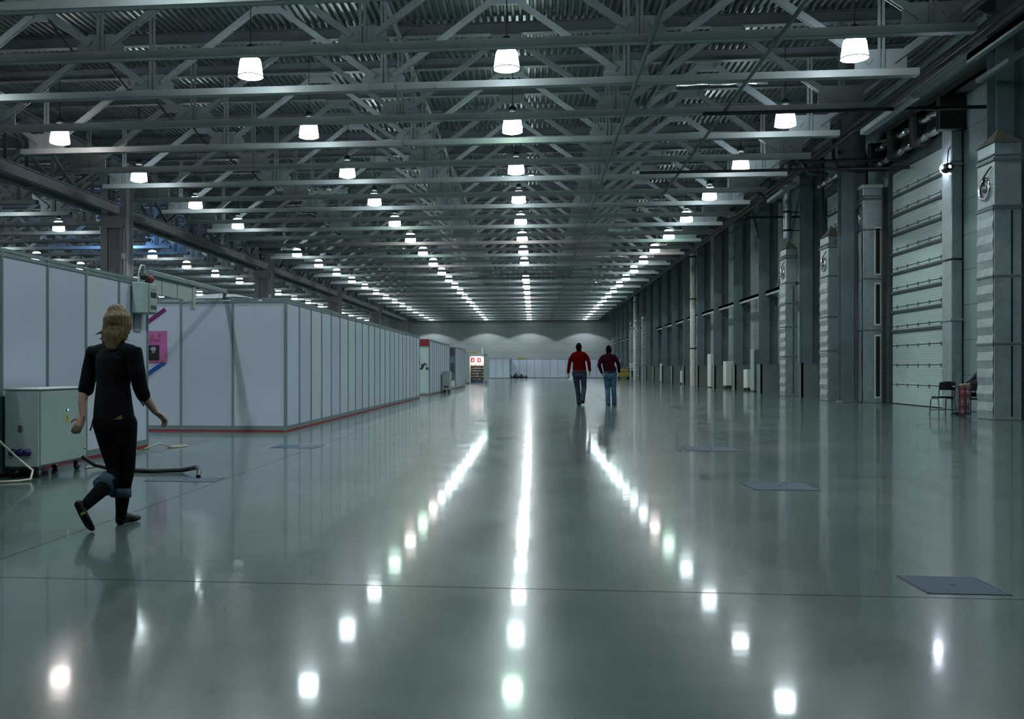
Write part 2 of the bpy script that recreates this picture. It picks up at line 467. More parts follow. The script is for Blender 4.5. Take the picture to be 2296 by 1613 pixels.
for o in list(COL.objects):
    if o.name.startswith('facade_column'):
        if abs(o.location.y-36.5) < .1: o.location.y = 35.4; o.location.x = 10.98
        if abs(o.location.y-42.5) < .1: o.location.x = 11.55
def girt(y0, y1, z, lab):
    b = MB(); b.box(11.20, 11.42, y0, y1, z, z+.14); b.box(11.2, 11.22, y0, y1, z-.1, z+.14)
    tag(b.build('wall_rail', STEEL), lab, 'rail', 'wall rails between the columns')
for i, k in enumerate(list(range(1, 9)) + [10, 11, 12, 13, 14, 15, 16]):
    a = 36.5 + 6*k
    girt(a+.3, a+5.7, 4.82, 'horizontal steel wall rail between columns, %s bay past the tall ducts' % nth(i))
# precast plinths between columns
for i, k in enumerate(range(1, 18)):
    a = 36.5 + 6*k; xl = 11.24 if k == 1 else 10.93
    b = MB(); b.box(xl, 12.2, a-.46, a-.38, 0, 1.40); b.box(xl, xl+.08, a-.46, a+.46, 0, 1.40); b.box(xl, 12.2, a+.38, a+.46, 0, 1.40)
    b.box(xl-.01, 12.2, a-.47, a-.37, 1.40, 1.42); b.box(xl-.01, xl+.09, a-.47, a+.47, 1.40, 1.42)
    tag(b.build('column_guard', PLINTH), 'low grey guard box round a wall column foot, %s past the pointed duct tower' % nth(i), 'guard', 'guard boxes at the column feet')
b = MB().box(11.22, 12.15, 34.94-.02, 35.0-.3, 0, 1.4)
# diagonal wall braces
def wbrace(ya, za, yb, zb, lab):
    b = MB().bar((11.75, ya, za), (11.75, yb, zb), .10, .14, (1, 0, 0)); tag(b.build('diagonal_brace', STEEL), lab, 'brace', 'diagonal wall braces')
wbrace(49.0, 4.95, 54.2, 10.3, 'diagonal steel brace high on the wall, upper one behind the pipe bay')
wbrace(52.6, 1.2, 48.9, 4.7, 'diagonal steel brace down to the small white cabinet')
wbrace(43.0, 10.2, 48.0, 5.1, 'short diagonal brace above the third duct tower')
wbrace(86.8, 1.7, 90.0, 4.8, 'far diagonal brace leaning beside the slim cabinet')
wbrace(84.0, 10.0, 90.0, 5.0, 'far upper diagonal brace on the wall')
wbrace(95.6, 4.8, 91.0, 10.2, 'farthest upper diagonal brace leaning towards the far wall')
wbrace(96.0, 4.6, 101.0, .6, 'farthest lower diagonal brace next to the far duct towers')
# roller doors
def sect_door(name, y0, y1, ztop, n):
    r = empty(name, (12.2, y0, 0)); W = y1-y0; p = ztop/n
    for k in range(n):
        b = MB()
        zs = [k*p+.01 + (p-.02)*j/8 for j in range(9)]
        prof = []
        for j in range(8): prof += [(-.05, zs[j]+.012), (-.05, zs[j+1]-.012), (-.043, zs[j+1]-.004)]
        prof = [(-.0, zs[0])] + [(-.043, zs[0])] + prof + [(0, zs[-1])]
        b.prism([(x, z) for x, z in prof][::-1], 'y', 0.05, W-.05)
        pn = b.build('door_panel', DOORP, r)
        if k and k < n:
            for j in range(5):
                h = MB().rbox(-.075, -.04, .5+j*(W-1)/4-.03, .5+j*(W-1)/4+.03, k*p-.07, k*p+.05, .008); h.build('hinge', STEEL_D, pn)
        if k >= 4:
            MB().rbox(-.11, -.045, .04, W-.04, k*p-.21, k*p-.12, .012).build('stiffener', DOORS_, pn)
    for yy in (-.06, W):
        b = MB().box(-.10, .0, yy, yy+.08, 0, ztop+.3); b.box(-.16, -.10, yy+.02, yy+.05, 0, ztop+.3); b.build('guide_track', DOORS_, r)
    MB().rbox(-.14, 0, -.1, W+.1, ztop, ztop+.35).build('head_rail', DOORS_, r)
    MB().rbox(-.06, .0, .02, W-.02, 0, .03, .005).build('bottom_seal', RUBBER, r)
    return r
tag(sect_door('door_1', 29.75, 34.25, 7.8, 12), 'big white sectional roller door right of the duct towers', 'door', kind='structure')
tag(sect_door('door_2', 38.1, 41.6, 8.3, 13), 'second white sectional door behind the pointed duct tower', 'door', kind='structure')
# jamb covers
b = MB(); 
for k in range(14): b.rbox(11.95, 12.2, 28.95, 29.6, .02+k*.6, .6+k*.6, .015)
b = MB().rbox(11.9, 12.2, 28.95, 29.6, 0, 4.3, .02).rbox(11.9, 12.2, 28.95, 29.6, 4.34, 7.0, .02).rbox(11.85, 12.2, 28.9, 29.65, 7.0, 7.1, .01).rbox(11.9, 12.2, 28.95, 29.6, 7.12, 8.7, .02)
b.rbox(11.86, 12.2, 28.9, 29.65, 2.55, 2.62, .01)
tag(b.build('door_jamb_duct', GALV), 'shiny galvanised duct casing right beside the big roller door', 'duct')

# duct towers (vertical air curtains)
def tower(x0, x1, y0, y1, zt, label, cap=True, grille=None, bands=(1.75, 3.3, 4.85), fan=True, slot=True, quilt=True):
    r = empty('duct_tower', (x0, y0, 0)); W = x1-x0; D = y1-y0
    b = MB()
    zq0, zq1 = .02, zt-1.5
    b.rbox(0.012, W, 0, D, .0, zt, .012)
    b.build('casing', GALV, r)
    if quilt:
        b = MB(); n = max(4, int((zq1-zq0)/.19)); dz = (zq1-zq0)/n
        vs = []; fs = []
        for k in range(n+1):
            o = -.014 if k % 2 else .008
            vs += [(o, .02, zq0+k*dz), (o+(-.006 if k % 3 == 0 else .004), D-.02, zq0+k*dz)]
        for k in range(n): fs.append((2*k, 2*k+2, 2*k+3, 2*k+1))
        b.add(vs, fs); b.build('pillowed_side', GALV, r)
    else:
        b = MB(); k = 8; vs = []; fs = []
        random.seed(3)
        for i in range(k+1):
            for j in range(3): vs.append((-.02+random.uniform(-.02, .02)+(.02 if j == 1 else 0), .02+(D-.04)*j/2, zq0+(zq1-zq0)*i/k))
        for i in range(k):
            for j in range(2): fs.append((i*3+j, (i+1)*3+j, (i+1)*3+j+1, i*3+j+1))
        b.add(vs, fs); b.build('buckled_side', GALV, r)
    for z in list(bands) + [zt-1.45]:
        b = MB().rbox(-.03, W+.015, -.02, D, z-.025, z+.025, .006); b.build('seam_flange', STEEL_D, r)
    MB().rbox(-.03, W+.02, -.025, D, zt-.42, zt-.34, .01).rbox(-.03, W+.02, -.025, D, zt-.3, zt-.26, .01).build('collar', STEEL_D, r)
    if fan:
        b = MB().lathe([(.20, -.03), (.27, -.04), (.28, -.02), (.28, .02)], (0, D*.5, zt-1.0), 20, 'x'); b.build('fan_ring', CHROME, r)
        b = MB().lathe([(.0, -.07), (.06, -.06), (.09, .0)], (0, D*.5, zt-1.0), 14, 'x'); 
        b.build('fan_motor', STEEL_D, r)
        MB().tube([(-.02, D*.5, zt-.95), (-.06, D*.45, zt-.75), (-.05, D*.2, zt-.62), (-.03, .05, zt-.55)], .018, 8).build('feed_cable', BLACK, r)
    if cap:
        b = MB(); b.add([(-.02, -.02, zt), (W+.02, -.02, zt), (W+.02, D, zt), (-.02, D, zt), (W/2, D/2, zt+.42)], [(0, 1, 4), (1, 2, 4), (2, 3, 4), (3, 0, 4), (3, 2, 1, 0)])
        b.build('pyramid_cap', mat('weathered_cap', (.16, .15, .12), .7, noise=.2), r)
    else:
        b = MB().rbox(-.03, W+.03, -.03, D+.03, zt, zt+.12, .02); b.build('flat_cap', CABW, r)
        MB().tube([(W*.4, D*.5, zt+.1), (W*.4, D*.5, zt+1.1), (W*.3, D*.5, zt+1.35), (W*.0, D*.5, zt+1.5), (-.5, D*.5, zt+1.55)], .11, 12).build('inlet_pipe', BLACK, r)
    if slot and not grille:
        zz = [0.05] + list(bands) + [zt-1.5]
        for a, c in zip(zz, zz[1:]):
            if c-a > .5: MB().box(W*.62, W*.68, -.012, .01, a+.04, c-.05).build('air_slot', SLOT, r)
    if grille:
        for a, c in grille:
            g = MB().rbox(W*.60, W*.93, -.02, .01, a, c, .005).build('grille_frame', CABW, r)
            b = MB().box(W*.66, W*.87, -.028, -.015, a+.06, c-.06)
            b.build('grille', SLOT, g)
    return tag(r, label, 'air duct', 'duct towers beside the doors')
tower(10.44, 11.05, 23.16, 24.0, 6.35, 'nearest galvanised duct tower with pyramid cap, at the right frame edge')
tower(11.35, 12.0, 34.75, 35.95, 7.45, 'flat-topped galvanised duct tower with three tall black grilles', cap=False, quilt=False, bands=(2.52, 4.3), fan=True,
      grille=((.16, 2.36), (2.68, 4.16), (4.42, 6.1)))
tower(10.72, 11.28, 36.6, 37.6, 6.05, 'duct tower with brown pyramid cap just left of a steel column', bands=(1.85, 3.1), fan=True)
tower(10.78, 11.28, 42.8, 43.8, 6.35, 'duct tower with rusty cap standing under a silver pipe', bands=(1.72, 3.0, 4.0))
for i, y in enumerate((97.5, 103.5, 109.5)):
    tower(10.75, 11.3, y+.0, y+1.0, 6.4, 'far capped duct tower, %s of the three towards the far wall' % nth(i), bands=(1.6, 3.2, 4.6))

# vertical pipes
def vpipe(x, y, z0, z1, r_, label, clamps=(), m=None, name='standing_pipe'):
    r = empty(name, (x, y, 0))
    n = 24; pts = [(math.sin(k*2.1)*.008, math.cos(k*1.7)*.008, z0+(z1-z0)*k/n) for k in range(n+1)]
    MB().tube(pts, [r_*(1+.04*(k % 2)) for k in range(n+1)], 16).build('pipe', m or GALV, r)
    for z in clamps: MB().lathe([(r_+.01, -.04), (r_+.035, -.04), (r_+.035, .04), (r_+.01, .04)], (0, 0, z), 16).box(r_, r_+.33, -.02, .02, z-.02, z+.02).build('clamp', BLACK, r)
    return tag(r, label, 'pipe')
WRAP = mat('wrapped_pipe', (.62, .64, .56), .5, noise=.12, nscale=6., bump=.4, bscale=9.)
vpipe(10.93, 68.0, 0, 9.5, .20, 'thick cream wrapped pipe standing against the wall', (2.6, 6.0, 8.9), WRAP)
vpipe(10.9, 106.0, 0, 9.0, .18, 'thin bright pipe standing by the far duct towers', (5.6, 8.4), WRAP)
vpipe(10.98, 43.3, 6.85, 10.4, .17, 'silver spiral pipe rising above the rusty-capped duct tower', (7.2, 8.0, 9.6))
vpipe(11.8, 62.8, 0, 10.4, .04, 'slim pale downpipe on the wall, nearest', (), CABW)
vpipe(11.8, 75.0, 0, 10.4, .07, 'slim pale downpipe on the wall, middle one', (2.0, 5.2), CABW)
vpipe(11.8, 83.4, 0, 10.4, .07, 'slim pale downpipe on the wall, farthest', (2.0, 5.4), CABW)
# cabinets along the wall
def cabinet(x0, x1, y0, y1, z0, z1, label, m=CABW, feet=True, door=True, inset=None):
    r = empty('equipment_cabinet', (x0, y0, 0)); W = x1-x0; D = y1-y0
    MB().rbox(0, W, 0, D, z0, z1, .015).build('body', m, r)
    if door:
        d = MB().rbox(.02, W-.02, -.018, 0, z0+.04, z1-.04, .006).build('front_door', m if not inset else inset, r)
        MB().rbox(W-.09, W-.06, -.035, -.018, (z0+z1)/2-.06, (z0+z1)/2+.06, .006).build('handle', BLACK, d)
    if feet:
        for sx in (.08, W-.08):
            for sy in (.08, D-.08):
                MB().lathe([(.03, -.03), (.055, -.02), (.055, .02), (.03, .03)], (sx, sy, .055), 14, 'x').build('caster', RUBBER, r)
        MB().box(.04, W-.04, .04, D-.04, .10, z0+.01).build('chassis', BLACK, r)
    else: MB().box(.02, W-.02, .02, D-.02, 0, z0+.01).build('plinth', BLACK, r)
    return tag(r, label, 'cabinet')
cabinet(11.25, 11.75, 51.0, 51.8, .06, 2.2, 'tall grey cabinet with a white-framed dark front by the wall', CABG, False, True, STEEL_D)
cabinet(11.2, 11.55, 52.4, 53.2, .16, 1.15, 'small white wheeled cabinet left of the tall framed cabinet')
cabinet(11.05, 11.5, 57.2, 58.0, .2, 1.62, 'white upright cabinet by the wall, between the tall framed cabinet and the cream pipe')
cabinet(10.95, 11.6, 61.6, 62.6, .06, 2.12, 'tall pale slab cabinet right of the cream wrapped pipe', CABW, False)
cabinet(11.1, 11.5, 74.2, 75.0, .14, 1.05, 'small white wheeled cabinet left of the cream wrapped pipe')
cabinet(11.1, 11.5, 86.0, 86.8, .1, 1.65, 'slim white cabinet at the foot of the far diagonal brace', CABW, False)

# dark services above the doors
def pipe(name, pts, r_, label, cat='pipe', m=None, group=None, seg=10):
    return tag(MB().tube(pts, r_, seg).build(name, m or BLACK), label, cat, group)
pipe('service_pipe', [(10.3, 12, 8.85), (10.3, 139, 8.85)], .07, 'dark service pipe running the whole door wall, lower one')
pipe('service_pipe', [(10.58, 12, 9.25), (10.58, 139, 9.25)], .10, 'thick dark service pipe running the whole door wall, middle one')
pipe('service_pipe', [(10.1, 12, 9.5), (10.1, 139, 9.5)], .06, 'thin dark service pipe running the whole door wall, topmost one')
b = MB().box(11.66, 11.76, 25.5, 34.0, 8.96, 9.2); b.box(11.66, 12.2, 25.5, 34.0, 8.96, 9.0)
tag(b.build('cable_tray', BLACK), 'black cable tray running above the big roller door', 'cable tray')
tag(MB().box(9.62, 9.84, 15.5, 22.6, 8.06, 8.2).box(9.62, 9.64, 15.5, 22.6, 8.0, 8.2).build('tie_beam', STEEL), 'pale longitudinal tie beam at the upper right frame corner', 'beam')
tag(MB().box(10.5, 10.62, 15.5, 24.2, 8.0, 8.1).build('tie_beam', STEEL), 'thin longitudinal tie beam under the pale one, upper right', 'beam')
tag(MB().box(9.62, 9.84, 37.4, 41.2, 8.06, 8.2).build('tie_beam', STEEL), 'pale tie beam above the silver spiral pipe', 'beam')
tag(MB().box(9.4, 9.62, 25.2, 29.0, 7.95, 8.1).build('tie_beam', STEEL), 'tie beam left of the big roller door head, under the second truss', 'beam')
for i, (y, x0, z) in enumerate(((26.4, 4.5, 8.0), (32.6, 3.5, 7.7), (34.2, 9.0, 8.3), (44.0, 9.3, 7.9))):
    pipe('cross_pipe', [(x0, y, z), (12.1, y, z), ], .05, 'dark pipe crossing towards the door wall under the trusses, %s from the camera' % nth(i))
def hook(i, pts, lab): pipe('bent_pipe', pts, .09, lab, seg=12)
hook(0, [(10.4, 35.0, 9.2), (10.4, 35.0, 8.6), (10.6, 35.0, 8.2), (11.2, 35.0, 8.15), (11.45, 35.0, 8.1)], 'black bent pipe above the flat-topped duct tower')
hook(1, [(9.7, 36.5, 9.4), (9.7, 36.3, 8.7), (9.9, 36.2, 8.3), (10.6, 36.2, 8.2)], 'black bent pipe hooking over the column left of the door')
hook(2, [(9.6, 43.5, 9.5), (9.6, 43.0, 8.9), (9.9, 42.8, 8.5), (10.6, 42.8, 8.4)], 'black bent pipe hooking towards the silver pipe')
# flexible silver heater hoses over the doors
def hose(y0, y1, x, z, label):
    pts = []; rr = []; n = int((y1-y0)/.05)
    for k in range(n+1):
        y = y0+(y1-y0)*k/n; pts.append((x, y, z-.05*math.sin(PI*((y-y0) % .75)/.75))); rr.append(.11 if (y-y0) % .75 > .08 else .085)
    tag(MB().tube(pts, rr, 14).build('foil_hose', FOIL), label, 'hose', 'foil hoses above the roller doors')
for i, (a, c) in enumerate(((29.2, 30.7), (31.1, 32.6), (33.0, 34.4))):
    hose(a, c, 11.75, 8.72, 'silver foil hose above the big roller door, upper run, %s from the right' % nth(i))
    hose(a+.25, c+.1, 11.75, 8.22, 'silver foil hose above the big roller door, lower run, %s from the right' % nth(i))
hose(38.0, 41.2, 11.75, 8.75, 'silver foil hose above the far sectional door')
for i, y in enumerate((28.9, 30.9, 32.8, 34.6)):
    b = MB().rbox(11.5, 12.25, y-.12, y+.12, 8.0, 8.95, .02); tag(b.build('heater_box', BLACK), 'black heater box between foil hoses over the big door, %s from the right' % nth(i), 'heater')
# work light on the jamb
r = empty('flood_lamp', (11.86, 29.1, 6.95))
MB().lathe([(.05, -.30), (.10, -.28), (.13, -.12), (.15, .0)], (-.05, 0, 0), 16, 'y').build('housing', BLACK, r)
MB().lathe([(.0, .0), (.15, .0), (.16, .015)], (-.05, .02, 0), 16, 'y').build('lens', emit_mat('flood_glow', (.8, .85, 1.), 30.), r)
MB().tube([(-.05, -.1, .13), (-.02, -.1, .5), (.04, -.1, .6)], .015, 8).build('arm', BLACK, r)
tag(r, 'small lit flood lamp on the shiny jamb behind the nearest duct tower', 'lamp')
pl = bpy.data.lights.new('flood_bulb', 'POINT'); pl.energy = 45; pl.color = (.8, .85, 1.); pl.shadow_soft_size = .08
po = bpy.data.objects.new('flood_bulb', pl); COL.objects.link(po); po.parent = r; po.location = (-.22, .1, .05)

# silver foil sheets and struts under the roof
def foil(x0, x1, y, z, label):
    random.seed(int(y)); b = MB(); n = 9; vs = []; fs = []
    for i in range(n+1):
        for j in range(7):
            a = PI*(j/6.0); rr = .34+random.uniform(-.05, .05)
            vs.append((x0+(x1-x0)*i/n+random.uniform(-.03, .03), y-math.cos(a)*rr, z-math.sin(a)*rr*.55))
    for i in range(n):
        for j in range(6): fs.append((i*7+j, i*7+j+1, (i+1)*7+j+1, (i+1)*7+j))
    b.add(vs, fs); b.add([(x0, y-.34, z), (x1, y-.34, z), (x1, y+.34, z), (x0, y+.34, z)], [(0, 1, 2, 3)])
    for q in (x0+.2, x1-.2): b.box(q-.02, q+.02, y-.02, y+.02, z, 10.87)
    tag(b.build('foil_duct', FOIL), label, 'duct', 'crumpled silver ducts under the roof')
foil(4.1, 6.7, 28.4, 9.55, 'crumpled silver duct hung under the roof behind the second lit truss')
for i, (x, y) in enumerate(((5.0, 40.5), (5.3, 57.), (5.3, 69.), (5.3, 91.), (5.3, 104.), (-9.3, 43.), (-9.5, 64.5), (-.8, 41.))):
    foil(x-1., x+1., y, 9.3, 'silver duct under the roof glinting %s' % ['between the third and fourth lit trusses', 'right of the middle row, half way down the hall', 'right of the middle row, beyond the half way one',
      'far right of the middle row', 'farthest right of the middle row', 'left, above the fourth lit truss', 'far left behind the lamps', 'just behind the third middle lamp'][i])
for i, (x, z, r_) in enumerate(((2.45, 8.1, .05), (5.1, 8.1, .045))):
    pts = [(x, 16, z), (x, 138 if i == 0 else 40, z)]
    pipe('strut_pipe', pts, r_, ['thin steel strut pipe running down the hall, right of the middle lamps', 'short thin strut pipe near the camera under the right trusses'][i], m=STEEL_D)
pipe('strut_pipe', [(-3.75, 16, 10.5), (-3.75, 138, 10.5)], .06, 'strut pipe running down the hall along the middle of the trusses', m=STEEL_D)
pts = []
y = 15.
while y < 69:
    for k in range(8): pts.append((-11.1+.5*math.sin(PI*k/8), y+3*k/8, 9.3-.62*math.sin(PI*k/8)-.25*math.sin(PI*k/4)))
    y += 3
pipe('drooping_cable', pts, .028, 'black cable drooping from truss to truss on the left', 'cable', CABLE_B, seg=6)
for i, y in enumerate((23.7, 26.7)):
    tag(MB().bar((3.0, y, 8.3), (4.2, y+2.9, 10.5), .1, .1).build('cross_brace', STEEL_D), 'sloping cross brace between the %s and next truss right of the middle' % nth(i+1), 'brace')

# ------------------------------------------------------------------ exhibition booths
def booth_wall(x, y, rz, n, label, w_=1.0, h_=2.5, m=PANEL, red=True, first=None):
    """local x runs along the wall, the visible face looks to local -y"""
    r = empty('booth_screen', (x, y, 0), rz)
    for k in range(n):
        mm = m[k % len(m)] if isinstance(m, list) else m
        MB().box(k*w_+.02, (k+1)*w_-.02, .0, .006, .11, h_-.08).build('panel', mm, r)
    for k in range(n+1):
        MB().rbox(k*w_-.022, k*w_+.022, -.018, .026, .0, h_-.005, .008).build('post', ALU, r)
    b = MB()
    for k in range(n): b.box(k*w_+.022, (k+1)*w_-.022, -.012, .02, h_-.09, h_-.05).box(k*w_+.022, (k+1)*w_-.022, -.012, .02, h_-.04, h_)
    b.build('top_rail', ALU, r)
    b = MB().box(.0, n*w_, -.012, .02, .03, .11); b.build('bottom_rail', ALU, r)
    if red: MB().box(0, n*w_, -.02, .03, 0.002, .028).build('carpet_edge', RED, r)
    tag(r, label, 'partition wall', kind='thing')
    return r
PM = [PANEL, mat('white_booth_panel_b', (.46, .51, .61), .45, noise=.03, nscale=1.2), mat('white_booth_panel_c', (.51, .56, .64), .42, noise=.03, nscale=1.2)]
booth_wall(-5.80, 4.05, PI/2, 10, 'nearest white panel booth wall behind the wheeled grey cabinet', m=PM)
booth_wall(-7.61, 17.62, 0, 3, 'white booth wall facing the camera with the pink poster', m=PM)
booth_wall(-4.60, 17.66, PI/2, 21, 'long white booth wall running down the left of the aisle', m=PM)
booth_wall(-7.62, 42.6, 0, 3, 'white booth end wall with a red sign and dark mark', m=PANEL_G)
booth_wall(-4.60, 42.64, PI/2, 10, 'second white booth wall down the aisle, past the red sign', m=PM)
booth_wall(-7.62, 56.8, 0, 3, 'booth end wall carrying the dark blue banner', m=PANEL_G)
booth_wall(-4.60, 56.84, PI/2, 8, 'third white booth wall down the aisle, past the dark banner', m=PM)
booth_wall(-9.0, 78, 0, 4, 'white booth wall left of the lit shoe stall', m=PANEL_G, w_=.9)
booth_wall(-5.42, 118.0, 0, 3, 'lilac-white booth wall right of the lit shoe stall', w_=.82)
booth_wall(-2.95, 118.05, PI/2, 8, 'side return of the lilac-white booth wall')
booth_wall(-2.9, 126, 0, 14, 'long white booth wall along the far end of the hall', w_=1.0, m=PM)
# rail and fascia between the nearest wall and the poster wall
b = MB().rbox(-5.80, -5.72, 14.02, 17.62, 2.58, 2.66, .01).box(-5.79, -5.73, 14.02, 14.06, 2.5, 2.6).box(-5.79, -5.73, 17.58, 17.62, 2.5, 2.6); tag(b.build('header_rail', ALU), 'aluminium header rail bridging from nearest booth wall to the poster wall', 'rail')
r = empty('fascia_board', (-5.9, 14.2, 2.3))
MB().box(.11, .13, -.1, 1.75, .02, .285).build('board', mat('fascia', (.36, .42, .40), .5), r)
MB().rbox(.09, .15, 1.7, 1.82, -.12, .285, .01).build('end_bracket', mat('fascia', (.36, .42, .40), .5), r)
for k in (0.35, 1.0): MB().box(.13, .136, k, k+.015, .02, .28).build('joint_strip', ALU, r)
tag(r, 'blank pale fascia board hanging under the header rail', 'sign')
# white curved display behind the wall
r = empty('display_arch', (-8.1, 20.5, 0))
b = MB(); vs = []; fs = []
for k in range(13):
    a = PI*k/12; vs += [(1.3-1.3*math.cos(a), 0, 2.2+.62*math.sin(a)), (1.3-1.3*math.cos(a), .9, 2.2+.62*math.sin(a))]
for k in range(12): fs.append((2*k, 2*k+1, 2*k+3, 2*k+2))
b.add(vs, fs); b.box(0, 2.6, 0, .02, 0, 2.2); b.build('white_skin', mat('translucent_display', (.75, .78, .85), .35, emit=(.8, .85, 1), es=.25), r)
for i in (0, 1.3, 2.6): MB().tube([(i, -.03, 0), (i, -.03, 2.2+(.6 if i == 1.3 else 0))], .035, 10).build('frame_tube', WHITE, r)
tag(r, 'bright white curved display top showing above the poster wall', 'display')
# poster and tapes on the first facing wall
def flat(poly, x, y, z, name, m, parent=None, t=.003):
    b = MB().prism(poly, 'y', -t, 0); return b.build(name, m, parent, (x, y, z))
WY = 17.615
POS = mat('poster_pink', (.50, .13, .36), .5, noise=.08, nscale=12)
poster = empty('poster', (-7.33, WY, 1.29))
MB().box(0, .45, -.004, 0, 0, .60).build('sheet', POS, poster)
MB().box(.0, .30, -.008, -.004, .045, .33).build('photo_print', mat('photo_dark', (.015, .022, .02), .4, noise=.5, nscale=18), poster)
def disc(cx, cz, rx, rz_, y0, y1, n=18): 
    return MB().prism([(cx+rx*math.cos(2*PI*k/n), cz+rz_*math.sin(2*PI*k/n)) for k in range(n)], 'y', y0, y1)
fig = disc(.19, .21, .035, .045, -.011, -.008).build('printed_face', mat('printed_skin', (.30, .19, .17), .6), poster)
b = disc(.185, .262, .055, .04, -.013, -.009); b.build('printed_hat', mat('hat_lilac', (.30, .22, .42), .6), poster)
b = MB().box(.132, .24, -.015, -.011, .262, .272).box(.135, .237, -.015, -.011, .242, .25); b.build('hat_stripe', mat('hat_white', (.6, .55, .65), .6), poster)
MB().prism([(.12, .047), (.28, .047), (.25, .14), (.215, .18), (.165, .18), (.14, .14)], 'y', -.012, -.009).build('printed_coat', SLOT, poster)
FLW = mat('flower_orange', (.55, .14, .13), .6)
for (fx, fz, fr) in ((.16, .485, .045), (.30, .515, .036), (.43, .13, .025), (.36, .02, .028), (.13, .02, .03)):
    b = MB()
    for k in range(8):
        a = 2*PI*k/8; b.prism([(fx+fr*.65*math.cos(a)+fr*.38*math.cos(2*PI*j/8), fz+fr*.65*math.sin(a)+fr*.38*math.sin(2*PI*j/8)) for j in range(8)], 'y', -.006, -.004)
    b.build('printed_flower', FLW, poster)
def setrot(o, rot): o.rotation_euler = rot; return o
def text(body, size, loc, m, parent, rot=(PI/2, 0, 0), name='lettering'):
    cu = bpy.data.curves.new(name, 'FONT'); cu.body = body; cu.size = size; cu.extrude = .001; cu.align_x = 'LEFT'
    o = bpy.data.objects.new(name, cu); COL.objects.link(o); o.parent = parent; o.location = loc; o.rotation_euler = rot
    cu.materials.append(m); bpy.context.view_layer.update()
    me = bpy.data.meshes.new_from_object(o.evaluated_get(bpy.context.evaluated_depsgraph_get())); bpy.data.objects.remove(o)
    return link(name, me, parent, loc) if not rot else setrot(link(name, me, parent, loc), rot)
PUR = mat('purple_ink', (.18, .02, .16), .6)
text("CITY GIRL'", .062, (.03, -.006, .40), PUR, poster)
text("- -- - --- -", .034, (.10, -.006, .362), mat('pale_ink', (.40, .07, .28), .6), poster)
tag(poster, 'pink poster with a dark photo on the booth wall facing the camera', 'poster')
def strip(px, pz, ang, L_, wd, m, lab):
    c_, s_ = math.cos(ang), math.sin(ang)
    poly = [(0, 0), (L_*c_, L_*s_), (L_*c_-wd*s_, L_*s_+wd*c_), (-wd*s_, wd*c_)]
    tag(flat(poly, px, WY, pz, 'tape_strip', m), lab, 'tape')
strip(-7.32, 1.97, math.radians(35), .52, .075, mat('tape_purple', (.16, .012, .12), .5), 'purple slanted tape strip above the pink poster')
strip(-7.30, 1.01, math.radians(33), .48, .075, mat('tape_blue', (.005, .09, .38), .5), 'blue slanted tape strip below the pink poster')
# meter box at the end of the nearest wall
r = empty('distribution_box', (-5.77, 13.42, 1.98))
MB().rbox(0, .17, 0, .52, 0, .45, .012).build('housing', CABG, r)
d = MB().rbox(.17, .185, .20, .50, .02, .43, .006).build('cover', CABG, r)
MB().box(.185, .19, .25, .45, .24, .32).build('breaker_window', SLOT, d)
MB().box(.185, .19, .25, .45, .07, .13).build('label_plate', mat('label_dark', (.03, .07, .06), .5), d)
MB().box(.185, .189, .27, .43, .35, .375).build('top_slot', ALU, d)
tag(r, 'grey distribution box hung high on the end of the nearest booth wall', 'electrical box')
r = empty('plug', (-5.66, 13.72, 2.50))
MB().lathe([(.0, 0), (.06, 0), (.065, .1), (.055, .13), (.0, .13)], (0, 0, 0), 14, 'y').build('red_plug', mat('plug_red', (.22, .02, .03), .4), r)
MB().lathe([(.0, -.14), (.05, -.14), (.055, -.02), (.0, -.02)], (-.01, 0, .02), 14, 'y').build('black_coupler', CABLE_B, r)
tag(r, 'red and black power plug on top of the distribution box', 'plug')
pipe('white_cable', [(-5.70, 13.5, 2.44), (-5.68, 13.45, 2.56), (-5.66, 13.5, 2.68), (-5.66, 13.62, 2.68), (-5.67, 13.68, 2.56), (-5.66, 13.6, 2.46)], .010, 'white cable looping over the distribution box', 'cable', CABW, seg=6)
tag(MB().box(-5.79, -5.785, 13.55, 13.8, 1.72, 1.99).build('paper_sheet', mat('grey_paper', (.22, .24, .26), .6)), 'grey paper sheet under the distribution box', 'paper')
